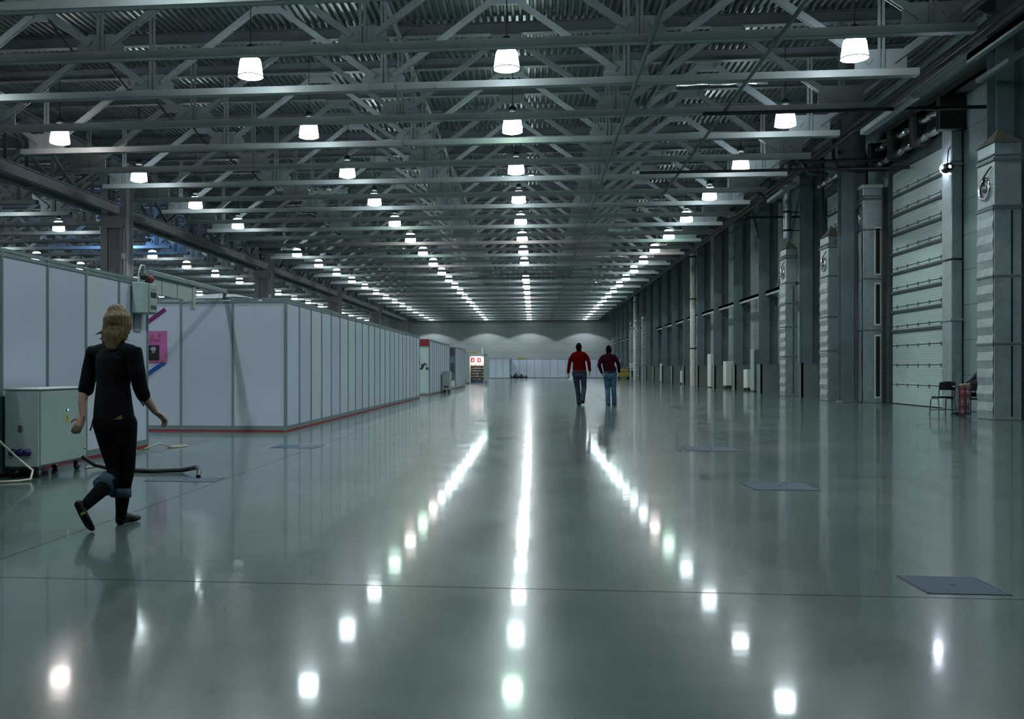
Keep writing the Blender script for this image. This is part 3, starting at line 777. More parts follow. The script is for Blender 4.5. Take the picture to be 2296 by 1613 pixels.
# wheeled power cabinets
def power_cabinet(x0, x1, y0, y1, z0, z1, label, wheels=True):
    r = empty('power_cabinet', (x0, y0, 0)); W = x1-x0; D = y1-y0
    MB().rbox(0, W, 0, D, z0, z1, .012).build('body', CABG, r)
    MB().rbox(-.01, W+.012, -.012, D+.01, z1-.002, z1+.02, .006).build('lid', mat('lid', (.45, .52, .5), .4), r)
    d = MB().rbox(W, W+.014, .02, D-.02, z0+.02, z1-.02, .005).build('side_door', CABG, r)
    for z in (z0+.13, z1-.17): MB().lathe([(.0, .02), (.014, .015), (.016, 0)], (W+.014, D-.07, z), 12, 'x').build('latch', CHROME, d)
    MB().lathe([(.0, .012), (.014, .01), (.02, 0)], (W+.014, D*.55, z1-.235), 14, 'x').build('indicator_ring', BLACK, d)
    MB().lathe([(.0, .02), (.010, .014), (.013, .005)], (W+.014, D*.55, z1-.235), 14, 'x').build('green_light', emit_mat('green_led', (.05, 1., .45), 3.), d)
    b = MB().prism([(D*.55-.045, z1-.37), (D*.55+.045, z1-.37), (D*.55, z1-.27)], 'x', W+.014, W+.018); b.build('warning_triangle', mat('warn_yellow', (.5, .45, .03), .5), d)
    MB().prism([(D*.55-.008, z1-.36), (D*.55+.008, z1-.36), (D*.55+.004, z1-.34), (D*.55+.012, z1-.325), (D*.55-.002, z1-.30), (D*.55-.004, z1-.33)], 'x', W+.018, W+.020).build('warning_bolt', SLOT, d)
    for k in range(3):
        MB().lathe([(.0, -.03), (.036, -.028), (.042, 0)], (.10+k*.083, 0, z0+.16), 18, 'y').build('blue_socket', mat('socket_blue', (.012, .012, .10), .4), r)
    MB().rbox(W*.43, W*.53, -.02, 0, z0+.39, z0+.45, .006).build('switch', mat('switch_brown', (.08, .06, .05), .5), r)
    for sx in (.06, W-.06):
        for sy in (.10, D-.10):
            c_ = MB().rbox(sx-.03, sx+.03, sy-.045, sy+.045, .085, z0+.004, .006).build('caster_fork', STEEL_D, r)
            MB().lathe([(.0, -.022), (.04, -.022), (.055, -.016), (.055, .016), (.04, .022), (.0, .022)], (sx, sy, .055), 18, 'x').build('wheel', RUBBER, c_)
            MB().lathe([(.0, -.026), (.025, -.025), (.025, .025), (.0, .026)], (sx, sy, .055), 14, 'x').build('hub', CHROME, c_)
    return tag(r, label, 'power cabinet')
power_cabinet(-5.66, -5.27, 9.86, 10.95, .115, .945, 'grey wheeled power cabinet with three blue sockets and green light')
tag(MB().rbox(-5.76, -5.70, 9.75, 10.9, .03, .88).build('backing_board', mat('teal_board', (.04, .10, .11), .5)), 'dark teal board standing between power cabinet and booth wall', 'board')
power_cabinet(-5.2+.7, -4.5+.35+.0, 47.6, 48.5, .14, 1.05, 'grey wheeled power cabinet half way down the booth wall')
power_cabinet(-5.55, -5.05, 75.0, 75.8, .14, 1.05, 'far grey wheeled power cabinet beside the lit shoe stall')
# cables on the floor
pipe('power_cable', [(-5.22, 10.75, .16), (-5.1, 10.8, .06), (-4.9, 10.72, .03), (-4.6, 10.55, .025), (-4.25, 10.5, .025), (-3.95, 10.55, .03), (-3.72, 10.4, .08), (-3.62, 10.2, .06), (-3.58, 10.05, .012)],
     .026, 'thick black power cable from the cabinet to the floor hatch', 'cable', CABLE_B)
pipe('cream_cable', [(-5.62, 9.0, .3), (-5.66, 9.35, .55), (-5.60, 9.6, .45), (-5.42, 9.72, .22), (-5.26, 9.72, .1), (-5.22, 9.6, .02), (-5.3, 9.5, .012), (-5.5, 9.4, .012), (-5.7, 9.2, .012)], .013, 'cream cable looping in front of the wheeled power cabinet', 'cable', CABLE_W, seg=8)
pipe('cream_cable', [(-5.25, 10.9, .012), (-5.1, 11.4, .012), (-4.95, 11.5, .012), (-5.05, 11.65, .012), (-5.3, 11.55, .1), (-5.45, 11.8, .22), (-5.5, 12.4, .2), (-5.5, 12.9, .012), (-5.6, 13.2, .012)], .011, 'thin cream cable arching along the foot of the nearest booth wall', 'cable', CABLE_W, seg=8)
pipe('cream_cable', [(-5.62, 13.5, .012), (-5.5, 13.75, .08), (-5.4, 14.0, .012), (-5.32, 14.3, .012), (-5.2, 14.1, .012), (-5.3, 13.85, .012), (-5.42, 13.9, .012)], .011, 'thin cream cable loop at the corner of the nearest booth wall', 'cable', CABLE_W, seg=8)
# floor hatches
def hatch(x0, x1, y0, y1, lab):
    r = empty('floor_hatch', (x0, y0, 0)); W, D = x1-x0, y1-y0
    b = MB().box(0, W, 0, .008, 0, .003).box(0, W, D-.008, D, 0, .003).box(0, .008, 0, D, 0, .003).box(W-.008, W, 0, D, 0, .003); b.build('frame', mat('hatch_edge', (.015, .02, .03), .5), r)
    MB().box(.012, W-.012, .012, D-.012, 0, .003).build('lid', mat('hatch_lid', (.035, .065, .095), .55, spec=.2, noise=.1, nscale=6, bump=.3), r)
    MB().box(W*.48, W*.54, D*.47, D*.53, .003, .005).build('lift_hole', SLOT, r)
    tag(r, lab, 'floor hatch', 'floor hatches')
hatch(2.04, 2.46, 5.25, 5.68, 'steel floor hatch at the lower right, nearest the camera')
hatch(-4.05, -3.3, 9.72, 10.1, 'floor hatch where the thick black cable enters')
hatch(2.12, 2.75, 9.6, 10.25, 'bluish floor hatch right of the aisle, second from the camera')
hatch(2.2, 2.95, 14.1, 14.8, 'small dark floor hatch right of the aisle, third from camera')
hatch(-3.9, -3.2, 14.0, 14.6, 'floor hatch in front of the poster wall')
# red sign, mark, banner
r = empty('end_sign', (-5.1, 42.585, 0))
MB().box(-.42, .46, -.02, 0, 2.20, 2.5).build('red_board', mat('sign_red', (.22, .008, .015), .5), r)
tag(r, 'dark red header sign on the booth end wall', 'sign')
LG = mat('logo_black', (.008, .014, .022), .5)
r = empty('wall_mark', (-5.08, 42.59, 1.17))
flat([(.03, -.02), (.16, .0), (.26, .19), (.08, .23), (.12, .12)], 0, 0, 0, 'slanted_shape', LG, r)
flat([(.20, .28), (.34, .24), (.36, .17), (.28, .19), (.19, .25)], 0, 0, 0, 'upper_shape', LG, r)
flat([(-.10, .12), (.02, .15), (.06, .30), (.02, .37), (-.06, .30)], 0, 0, 0, 'left_shape', LG, r)
disc(.36, .03, .07, .07, -.003, 0).build('round_dot', mat('logo_grey', (.05, .09, .10), .5), r)
tag(r, 'black slanted emblem shapes with a grey dot on the booth end wall', 'emblem')
r = empty('banner', (-5.25, 56.77, 0))
BN_ = mat('banner_teal', (.06, .13, .15), .5, noise=.5, nscale=1.6)
MB().box(0, .62, -.02, 0, .55, 2.45).build('sheet', BN_, r)
MB().box(.18, .6, -.03, -.02, 1.95, 2.42).build('dark_top_print', mat('banner_navy', (.02, .03, .06), .5, noise=.5, nscale=5), r)
MB().box(.05, .6, -.03, -.02, 1.0, 1.55).build('dark_middle_print', mat('banner_slate', (.03, .05, .07), .5, noise=.5, nscale=4), r)
tag(r, 'tall dark blue banner on the far booth end wall', 'banner')
# lit shoe stall
r = empty('shoe_stall', (-5.45, 82, 0))
SW = mat('stall_white', (.75, .75, .74), .5)
MB().box(0, 1.25, 1.2, 1.24, 0, 2.45).build('back_wall', SW, r)
for x_ in (0, 1.21): MB().box(x_, x_+.04, 0, 1.2, 0, 2.45).build('side_wall', SW, r)
MB().box(0, 1.25, -.02, .03, 2.2, 2.5).build('header', PANEL_G, r)
MB().box(.04, 1.21, 0.02, 1.2, 0, .06).build('base', mat('stall_base', (.02, .05, .2), .5), r)
for k in range(6): MB().box(.04, 1.21, .75, 1.2, .30+k*.23, .325+k*.23).build('shelf', mat('shelf_cream', (.6, .52, .4), .5), r)
for i, x_ in enumerate((.0, .55)):
    p_ = MB().box(x_+.05, x_+.36, 1.17, 1.195, 1.78, 2.15).build('red_picture', mat('stall_red', (.45, .02, .04), .5), r)
    MB().prism([(x_+.13, 1.85), (x_+.28, 1.85), (x_+.24, 2.08), (x_+.17, 1.97)], 'y', 1.155, 1.168).build('picture_shape', SW, p_)
tag(r, 'small brightly lit shoe stall at the end of the left booths', 'stall')
al = bpy.data.lights.new('stall_light', 'AREA'); al.energy = 28; al.size = .9; al.color = (1., .93, .85)
ao = bpy.data.objects.new('stall_light', al); COL.objects.link(ao); ao.parent = r; ao.location = (.62, .3, 2.4); ao.rotation_euler = (math.radians(25), 0, 0)
def shoe_mesh(m):
    b = MB(); L_ = .24; secs = []
    for t_, wd, ht in ((0, .03, .07), (.15, .036, .085), (.4, .034, .06), (.7, .042, .045), (.9, .035, .035), (1., .012, .02)):
        secs.append([(math.cos(a)*wd, t_*L_, max(0, math.sin(a))*ht) for a in [PI*j/6 for j in range(7)]])
    vs = [v for s_ in secs for v in s_]; fs = []
    for i in range(5):
        for j in range(6): fs.append((i*7+j, i*7+j+1, (i+1)*7+j+1, (i+1)*7+j))
    b.add(vs, fs, True); b.add(secs[0], [tuple(range(7))]); b.box(-.03, .03, 0, L_, -.008, .002)
    return b.mesh('shoe', m)
SHM = [shoe_mesh(m_) for m_ in (mat('shoe_black', (.02, .02, .02), .4), mat('shoe_cream', (.6, .5, .36), .5), mat('shoe_blue', (.03, .06, .2), .4), mat('shoe_brown', (.2, .1, .05), .5))]
cname = ['black', 'cream', 'blue', 'brown']
for k in range(6):
    for j in range(8):
        ci = random.choice([0, 0, 1, 3, 1, 0, 2])
        o = link('shoe', SHM[ci], None, (-5.45+.12+j*.14, 82.78, .333+k*.23+.008), PI+random.uniform(-.1, .1))
        o.location.y = 82.78+.24
        tag(o, '%s shoe on the lit stall shelf, %s row from the bottom, %s from the left' % (cname[ci], ORD[k], ORD[j]), 'shoe', 'shoes on the stall shelves')
tag(MB().box(-5.3, -3.9, 84, 84.6, 2.52, 2.72).build('yellow_board', YEL), 'yellowish board lying on top of the shoe stall', 'board') if False else None
b = MB().rbox(-5.4, -4.75, 82.2, 82.8, 2.5, 2.66, .02); tag(b.build('yellow_box', YEL), 'yellowish box on top of the shoe stall', 'box')
booth_wall(-4.16, 82.0, PI/2, 5, 'short white booth wall beside the lit shoe stall', m=PANEL_G)
tag(MB().rbox(-4.45, -4.32, 82.3, 82.4, 2.5, 3.0).build('white_post', WHITE), 'short white post sticking up over the shoe stall', 'post')
b = MB().rbox(-2.3, -.9, 125.3, 125.8, 2.5+.02, 2.66, .02); tag(b.build('yellow_box', YEL, loc=(.0, .75, 0)), 'flat yellow box on top of the far booth wall', 'box')
# bag pile, forklift and cart at the far end
random.seed(5)
for i, (x, y, s_) in enumerate(((-2.30, 125.0, .38), (-1.58, 124.9, .32), (-2.96, 125.0, .26), (-1.0, 124.9, .24))):
    b = MB().lathe([(.0, 0), (s_*.9, .02), (s_, s_*.5), (s_*.7, s_*1.1), (s_*.25, s_*1.5), (s_*.12, s_*1.8), (.0, s_*1.85)], seg=12)
    tag(b.build('dark_sack', mat('sack_dark', (.015, .02, .025), .5, bump=.6, bscale=4), loc=(x, y, 0)), ['dark rubbish sack, largest of the far pile', 'dark rubbish sack right of the largest in the far pile', 'small dark rubbish sack left in the far pile', 'small dark rubbish sack at the right end of the far pile'][i], 'sack', 'sacks piled by the far booth wall')
r = empty('loader_machine', (9.5, 109.5, 0))
MB().rbox(0, 1.1, 0, 1.6, .25, .75, .06).build('yellow_body', YEL, r)
MB().rbox(.2, .95, .5, 1.5, .75, 1.15, .05).build('engine_cover', YEL, r)
MB().rbox(.15, .45, .2, .5, .72, .85, .03).build('seat', BLACK, r)
for x_ in (.05, 1.05):
    for y_ in (.3, 1.3): MB().lathe([(.0, -.08), (.2, -.08), (.24, 0), (.2, .08), (.0, .08)], (x_, y_, .24), 16, 'x').build('wheel', RUBBER, r)
MB().tube([(.55, .2, .75), (.55, .1, 1.1)], .03, 8).build('steering_column', BLACK, r)
tag(r, 'small yellow loader machine beyond the two walking men', 'machine')
r = empty('tipping_cart', (11.1, 106.8, 0))
MB().prism([(-.3, .1), (.55, .15), (.9, 1.0), (-.5, 1.05)], 'y', 0, .9).build('dark_tub', BLACK, r)
MB().box(-.55, .95, -.03, .93, 1.03, 1.09).build('white_rim', WHITE, r)
MB().bar((.75, -.05, .0), (1.05, -.05, 1.3), .06, .1, (0, 1, 0)).build('white_leg', WHITE, r)
MB().lathe([(.0, -.04), (.12, -.04), (.12, .04), (.0, .04)], (-.1, .45, .12), 14, 'x').build('wheel', RUBBER, r)
tag(r, 'black tipping cart with a white rim near the far duct towers', 'cart')
b = MB().rbox(10.6, 11.1, 107.5, 107.55, 1.35, 1.5, .01).rbox(10.6, 11.1, 107.6, 107.65, 1.6, 1.75, .01).rbox(10.7, 10.75, 107.62, 107.66, 0, 1.8, .01)
tag(b.build('striped_sign', WHITE, loc=(-.35, -1.6, 0)), 'small white striped sign at the foot of the thin far pipe', 'sign')

# ------------------------------------------------------------------ chairs, table
FRM = mat('blue_steel_tube', (.02, .07, .10), .4); FAB = mat('black_fabric', (.008, .009, .012), .8)
def chair(x, y, rz, label):
    r = empty('stacking_chair', (x, y, 0), rz)
    b = MB(); b.rbox(-.20, .20, -.19, .21, .43, .475, .02); b.build('seat', FAB, r)
    n = 9; vs = []
    for zt_ in (.64, .68, .82, .86):
        for i in range(n):
            t_ = -1+2*i/(n-1); hh = zt_ - (.025*t_*t_ if zt_ > .8 else 0); wd = .205 if .65 < zt_ < .84 else .19
            vs.append((t_*wd, -.20-.03*(1-t_*t_)-(zt_-.64)*.12, hh))
    k = len(vs); vs2 = [(a, b_-.028, c_) for a, b_, c_ in vs]; fs = []
    for rr in range(3):
        for i in range(n-1):
            q = rr*n+i; fs.append((q, q+1, q+n+1, q+n)); fs.append((k+q+n, k+q+n+1, k+q+1, k+q))
    for i in range(n-1): fs += [(i+1, i, k+i, k+i+1), (3*n+i, 3*n+i+1, k+3*n+i+1, k+3*n+i)]
    for rr in range(3): fs += [(rr*n, (rr+1)*n, k+(rr+1)*n, k+rr*n), ((rr+1)*n+n-1, rr*n+n-1, k+rr*n+n-1, k+(rr+1)*n+n-1)]
    MB().add(vs+vs2, fs, True).build('backrest', FAB, r)
    for s_ in (-1, 1):
        MB().tube([(s_*.195, -.225, .80), (s_*.195, -.20, .55), (s_*.195, -.19, .46), (s_*.19, -.15, .43), (s_*.19, 0, .425)], .0125, 10).build('back_tube', FRM, r)
        MB().tube([(s_*.19, .0, .42), (s_*.195, -.14, .42), (s_*.20, -.19, .38), (s_*.215, -.24, 0)], .0125, 10).build('leg', FRM, r)
        MB().tube([(s_*.19, -.0, .42), (s_*.19, .16, .42), (s_*.195, .20, .39), (s_*.205, .25, 0)], .0125, 10).build('leg', FRM, r)
    MB().tube([(-.2, .23, .12), (.2, .23, .12)], .010, 8).build('stretcher', FRM, r)
    return tag(r, label, 'chair', 'stacking chairs at the small table')
chair(10.37, 25.75, .10, 'empty black chair with blue tube legs left of the small table')
chair(10.66, 24.5, -.15, 'black chair in front of the small table beside the duct tower')
r = empty('small_table', (10.92, 25.35, 0))
MB().rbox(-.42, .60, -.30, .35, .715, .74, .006).build('tabletop', CABW, r)
for sx in (-.36, .54):
    for sy in (-.25, .30): MB().tube([(sx, sy, 0), (sx, sy, .715)], .016, 10).build('leg', FRM, r)
tag(r, 'small table with a patterned cloth next to the nearest duct tower', 'table')
cl = empty('patterned_cloth', (10.60, 25.02, 0))
PC = mat('cloth_magenta', (.16, .03, .08), .7); PC2 = mat('cloth_orange', (.26, .13, .07), .7); PC3 = mat('cloth_white', (.5, .45, .5), .7)
b = MB().box(-.15, .15, -.012, -.004, .03, .745).box(-.15, .15, -.012, .3, .742, .748)
for i in (-1, 1):
    for k in range(5):
        cx_, cz_ = i*.075, .16+k*.14
        b.mat(1).prism([(cx_-.055, cz_), (cx_, cz_-.065), (cx_+.055, cz_), (cx_, cz_+.065)], 'y', -.014, -.0125)
    for k in range(3):
        cx_, cz_ = i*.062, .12+k*.25
        pts = []
        for j in range(8):
            a = PI/4*j; rr = .055 if j % 2 == 0 else .014; pts.append((cx_+rr*math.cos(a), cz_+rr*1.2*math.sin(a)))
        b.mat(2).prism(pts, 'y', -.017, -.0145)
link_o = b.build('cloth', [PC, PC2, PC3], cl)
tag(cl, 'pink and orange cloth with white stars hanging from the small table', 'cloth')
# ------------------------------------------------------------------ people
def remesh(name, chains, voxel, m, parent, smooth=2, side=(1, 0, 0)):
    """one continuous surface grown from tapering limbs: chain = [(x, y, z, half_width, half_depth), ...]"""
    b = MB(); seg = 16
    for ch in chains:
        sd = Vector(side)
        if isinstance(ch, tuple): ch, sd = ch[0], Vector(ch[1])
        P = [Vector(c[:3]) for c in ch]; R_ = [(c[3], c[4] if len(c) > 4 else c[3]) for c in ch]
        rings = []
        t0 = (P[1]-P[0]).normalized(); t1 = (P[-1]-P[-2]).normalized()
        seq = []
        r0 = min(R_[0]); r1 = min(R_[-1])
        for k_ in (.0, .5, .87): seq.append((P[0]-t0*r0*math.sqrt(max(0, 1-k_*k_))*.9, t0, (R_[0][0]*max(k_, .02), R_[0][1]*max(k_, .02))))
        for i, p in enumerate(P):
            t = (P[min(i+1, len(P)-1)]-P[max(i-1, 0)]).normalized(); seq.append((p, t, R_[i]))
        for k_ in (.87, .5, .0): seq.append((P[-1]+t1*r1*math.sqrt(max(0, 1-k_*k_))*.9, t1, (R_[-1][0]*max(k_, .02), R_[-1][1]*max(k_, .02))))
        vs = []
        for p, t, (ra, rb) in seq:
            a = sd - t*sd.dot(t)
            if a.length < .15: a = Vector((0, 1, 0)) - t*t.y
            a.normalize(); c = t.cross(a)
            for k in range(seg):
                an = 2*PI*k/seg; vs.append(p+a*ra*math.cos(an)+c*rb*math.sin(an))
        fs = []
        for i in range(len(seq)-1):
            for k in range(seg):
                k2 = (k+1) % seg; fs.append((i*seg+k, i*seg+k2, (i+1)*seg+k2, (i+1)*seg+k))
        fs.append(tuple(range(seg-1, -1, -1))); fs.append(tuple((len(seq)-1)*seg+k for k in range(seg)))
        b.add(vs, fs, True)
    tmp = b.build('tmp', m)
    md = tmp.modifiers.new('r', 'REMESH'); md.mode = 'VOXEL'; md.voxel_size = voxel; md.use_smooth_shade = True
    sm = tmp.modifiers.new('s', 'SMOOTH'); sm.iterations = smooth; sm.factor = .5
    dg = bpy.context.evaluated_depsgraph_get()
    me = bpy.data.meshes.new_from_object(tmp.evaluated_get(dg)); me.name = name
    me.materials.clear(); me.materials.append(m)
    bpy.data.objects.remove(tmp)
    for p in me.polygons: p.use_smooth = True
    if isinstance(parent, str): return link(name, me)
    return link(name, me, parent)
def hand(w_, d_, n_, s=1., curl=.5, thumb=1):
    """w_ wrist, d_ direction of the palm, n_ palm normal (fingers curl towards it)"""
    w_, d_, n_ = Vector(w_), Vector(d_).normalized(), Vector(n_); n_ = (n_-d_*n_.dot(d_)).normalized(); a_ = d_.cross(n_)
    def c(p, r1, r2=None): return (*p, r1*s, (r2 or r1)*s)
    out = [([c(w_, .026, .019), c(w_+d_*.03*s, .032, .017), c(w_+d_*.075*s, .041, .015), c(w_+d_*.09*s, .038, .013)], a_)]
    for i, (o, L_) in enumerate(((-.030, .066), (-.010, .076), (.011, .071), (.031, .056))):
        p = w_+d_*.088*s+a_*o*s; pts = [c(p, .0095)]; dd = Vector(d_)
        for j, f in enumerate((.42, .32, .26)):
            ang = curl*(.5+.35*j)+.08*i*curl
            dd = (dd*math.cos(ang)+n_*math.sin(ang)).normalized(); n2 = (n_*math.cos(ang)-dd*math.sin(ang)*0)
            p = p+dd*L_*f*s; pts.append(c(p, .0088-.0008*j))
        out.append(pts)
    p = w_+d_*.025*s+a_*thumb*-.030*s; q = p+(d_*.6-a_*thumb*.8+n_*.3).normalized()*.035*s; q2 = q+(d_*.85-a_*thumb*.2+n_*.5).normalized()*.032*s
    out.append([c(p, .012), c(q, .0105), c(q2, .008)])
    return out
def head_chains(c, f, s=1.):
    """c head centre, f facing direction"""
    c = Vector(c); f = Vector(f).normalized(); u = Vector((0, 0, 1)); sd = f.cross(u).normalized()
    def P(a, b_, d_): return c+sd*a*s+f*b_*s+u*d_*s
    L_ = [([(*P(0, -.012, -.06), .058*s, .075*s), (*P(0, -.01, 0), .076*s, .094*s), (*P(0, -.012, .06), .066*s, .082*s)], sd),
          ([(*P(0, .028, -.02), .056*s, .06*s), (*P(0, .045, -.075), .042*s, .045*s), (*P(0, .062, -.10), .022*s, .02*s)], sd),
          [(*P(0, .088, .012), .010*s), (*P(0, .108, -.022), .014*s), (*P(0, .098, -.03), .015*s)],
          [(*P(-.022, .088, -.060), .007*s), (*P(0, .096, -.060), .009*s), (*P(.022, .088, -.060), .007*s)],
          [(*P(-.05, .068, .028), .010*s), (*P(0, .086, .030), .010*s), (*P(.05, .068, .028), .010*s)]]
    for q in (-1, 1): L_.append([(*P(q*.076, -.008, .015), .010*s), (*P(q*.086, -.016, .005), .013*s), (*P(q*.078, -.006, -.028), .009*s)])
    eyes = [P(q*.030, .079, .008) for q in (-1, 1)]
    return L_, eyes
SKIN = mat('skin', (.34, .21, .15), .55, noise=.05)
EYEW = mat('eye_white', (.6, .6, .58), .3)
def eyes_(parent, E_, f, s=1.):
    f = Vector(f).normalized()
    for e in E_:
        b = MB().lathe([(0, -.012*s), (.008*s, -.009*s), (.012*s, 0), (.008*s, .009*s), (0, .012*s)], tuple(e), 12)
        o = b.build('eye', EYEW, parent)
        MB().lathe([(0, -.006*s), (.005*s, 0), (0, .006*s)], tuple(e+f*.0095*s), 10).build('iris', BLACK, o)
class Frame:
    """authoring frame: image column and row at a given depth -> metres in a space that stands on the floor (x right, y away, z up)"""
    def __init__(s, u0, d0):
        s.d0 = d0; s.r0 = (u0-985)/FPX*d0
        s.loc = (s.r0*cs-d0*sn, s.r0*sn+d0*cs, 0)
    def __call__(s, u, v, y=0.):
        d = s.d0+y; return Vector(((u-985)/FPX*d-s.r0, y, EYE+(828-v)/FPX*d))
def R4(p, a, b=None): return (*p, a, a if b is None else b)

# woman walking away on the left
F_ = Frame(268, 7.25)
lat = Vector((.86, -.5, 0))
DARK = mat('black_cotton_top', (.0025, .004, .007), .9, spec=.15, noise=.3, nscale=14, bump=.3)
DJ = mat('black_trousers', (.0015, .002, .003), .9, spec=.12, bump=.2)
CUFF = mat('denim_cuff', (.02, .055, .085), .8, noise=.25, nscale=30)
HAIRB = mat('blond_hair', (.13, .085, .028), .55, noise=.5, nscale=26, stretch=(3, 3, .35), bump=.8, bscale=30)
SHOE_ = mat('black_shoe', (.003, .003, .0035), .5, spec=.25)
neck = F_(259, 768); hc = F_(265, 722, .02)
face = Vector((.72, .66, -.22))
HC, EY = head_chains(hc, face, .98)
shL, shR = F_(210, 790, .10), F_(302, 790, -.10)
elL, wrL = F_(189, 872, .10), F_(186, 936, .0)
elR, wrR = F_(316, 876, -.06), F_(349, 925, .02)
hipL, hipR = F_(243, 948, .05), F_(281, 948, -.05)
kL, kR = F_(263, 1056, .02), F_(281, 1052, -.02)
aL, aR = F_(193, 1132, -.32), F_(272, 1150, .0)
body = HC + [
    ([R4(F_(256, 806), .13, .08), R4(F_(257, 782), .14, .06), R4(F_(258, 770), .055), R4(neck, .050), R4(F_(262, 745, .01), .050)], lat),
    ([R4(F_(257, 806), .135, .085), R4(F_(255, 860), .115, .08), R4(F_(256, 915), .13, .09), R4(F_(258, 950), .13, .09)], lat),
    [R4(shL, .045), R4(F_(198, 830, .12), .042), R4(elL, .036), R4(F_(185, 905, .05), .034), R4(wrL, .023, .021)],
    [R4(shR, .045), R4(F_(311, 835, -.1), .042), R4(elR, .037), R4(F_(331, 900, -.02), .034), R4(wrR, .023, .021)],
    [R4(hipL, .07), R4(kL, .052), R4(F_(232, 1092, -.14), .050), R4(aL, .034)],
    [R4(hipR, .07), R4(kR, .052), R4(F_(277, 1100, .0), .052), R4(aR, .034)]]
body += hand(wrL, (F_(170, 966, -.06)-wrL), (-.4, .9, -.3), .92, .55, 1)
body += hand(wrR, (F_(370, 942, .06)-wrR), (-.3, -.5, -.7), .92, .95, 1)
body += [[R4(aL, .034), R4(F_(184, 1140, -.34), .032)], [R4(aR, .034), R4(F_(270, 1168, .02), .034)]]
woman = remesh('person', body, .0075, SKIN, '', 2)
woman.location = F_.loc; woman.rotation_euler.z = YAW
tag(woman, 'blond woman in a black top and rolled-up jeans walking away by the power cabinet', 'person')
eyes_(woman, EY, face)
shirt = [
    ([R4(F_(256, 950), .182, .125), R4(F_(255, 935), .178, .125), R4(F_(254, 905), .165, .115), R4(F_(254, 862), .148, .100), R4(F_(256, 830), .168, .108), R4(F_(257, 804), .178, .105), R4(F_(258, 788), .150, .085), R4(F_(259, 777), .085, .062)], lat),
    [R4(shL+Vector((.02, 0, .0)), .056), R4(F_(240, 786, .04), .062), R4(F_(258, 784, 0), .07), R4(F_(276, 786, -.04), .062), R4(shR+Vector((-.02, 0, 0)), .056)],
    [R4(F_(240, 788, .04), .060), R4(shL, .064), R4(F_(203, 828, .12), .064), R4(F_(195, 862, .10), .058), R4(F_(193, 874, .1), .060)],
    [R4(F_(276, 788, -.04), .060), R4(shR, .062), R4(F_(308, 835, -.1), .060), R4(F_(314, 868, -.07), .056), R4(F_(322, 888, -.045), .052)]]
remesh('top', shirt, .010, DARK, woman, 7)
tr = [
    ([R4(F_(256, 925), .165, .115), R4(F_(257, 950), .178, .125), R4(F_(262, 972), .155, .12)], lat),
    [R4(F_(240, 950, .04), .105), R4(F_(252, 1000, .04), .095), R4(kL, .074), R4(F_(248, 1078, -.07), .068), R4(F_(243, 1084, -.10), .070)],
    [R4(F_(276, 950, -.04), .105), R4(F_(278, 1000, -.03), .092), R4(kR, .072), R4(F_(275, 1090, 0), .064), R4(F_(273, 1100, 0), .066)]]
remesh('trousers', tr, .010, DJ, woman, 2)
for a_, b_ in ((F_(246, 1076, -.07), F_(228, 1094, -.14)), (F_(272, 1093, 0), F_(270, 1114, 0))):
    d = (b_-a_).normalized(); 
    b = MB().tube([a_, a_+d*.005, b_-d*.005, b_, b_-d*.01], [.070, .076, .080, .078, .05], 20, False)
    b.build('rolled_cuff', CUFF, woman)
remesh('shoe', [([R4(F_(176, 1130, -.35), .034, .03), R4(F_(188, 1156, -.35), .038, .028), R4(F_(200, 1178, -.33), .042, .024), R4(F_(206, 1187, -.31), .032, .016)], lat)], .007, SHOE_, woman, 1)
MB().tube([F_(182, 1155, -.38), F_(190, 1150, -.38)], .010, 8).build('heel_tag', mat('tag_yellow_green', (.18, .30, .02), .5), woman)
fr = F_(268, 1172, .0); fr.z = .035; ft = F_(309, 1163, .17); ft.z = .028
remesh('shoe', [([R4(fr, .036, .032), R4(fr.lerp(ft, .35)+Vector((0, 0, .012)), .034, .042), R4(fr.lerp(ft, .75), .042, .028), R4(ft, .030, .022)], Vector((.7, -.7, 0)))], .007, SHOE_, woman, 1)
hr = [([R4(hc+Vector((-.01, -.01, .075)), .070, .075), R4(hc+Vector((.0, -.015, .03)), .104, .112), R4(hc+Vector((-.002, -.02, -.03)), .104, .108), R4(hc+Vector((-.02, -.04, -.09)), .085, .085), R4(F_(253, 765, -.07), .060, .05), R4(F_(251, 780, -.09), .045, .022)], Vector((1, 0, 0)))]
random.seed(11)
for k in range(30):
    a = math.radians(-82+164*k/29)
    sa, ca = math.sin(a), math.cos(a)
    end = F_(253+sa*24, 776-abs(sa)*12+random.uniform(-6, 8), -.085*ca-.02)
    p1 = hc+Vector((.050*sa, -.050*ca, .092)); p2 = hc+Vector((.084*sa, -.088*ca, .045)); p3 = hc+Vector((.093*sa, -.098*ca, -.02))
    hr.append([R4(p1, .014), R4(p2, .017), R4(p3, .017), R4(p3.lerp(end, .55)+Vector((0, -.006, 0)), .016), R4(end, .006)])
for (u_, v_) in ((213, 752), (222, 762), (230, 770), (290, 765)):
    hr.append([R4(hc+Vector((-.05 if u_ < 250 else .06, -.05, -.06)), .02), R4(F_((u_+250)/2, v_-10, -.05), .012), R4(F_(u_, v_, -.05), .004)])
remesh('hair', hr, .006, HAIRB, woman, 3)
remesh('stocking', [[R4(F_(240, 1085, -.11), .058), R4(F_(222, 1104, -.20), .054), R4(aL, .041), R4(F_(184, 1140, -.34), .036)]], .008, DJ, woman, 1)
remesh('stocking', [[R4(F_(275, 1098, 0), .058), R4(F_(274, 1125, 0), .050), R4(aR, .041), R4(F_(270, 1168, .02), .038)]], .008, DJ, woman, 1)
MB().prism([(-.03, 0), (.035, 0), (.03, .035)], 'y', -.006, 0).build('yellow_underlayer', mat('underlayer', (.12, .12, .05), .7), woman, F_(264, 941, -.135))
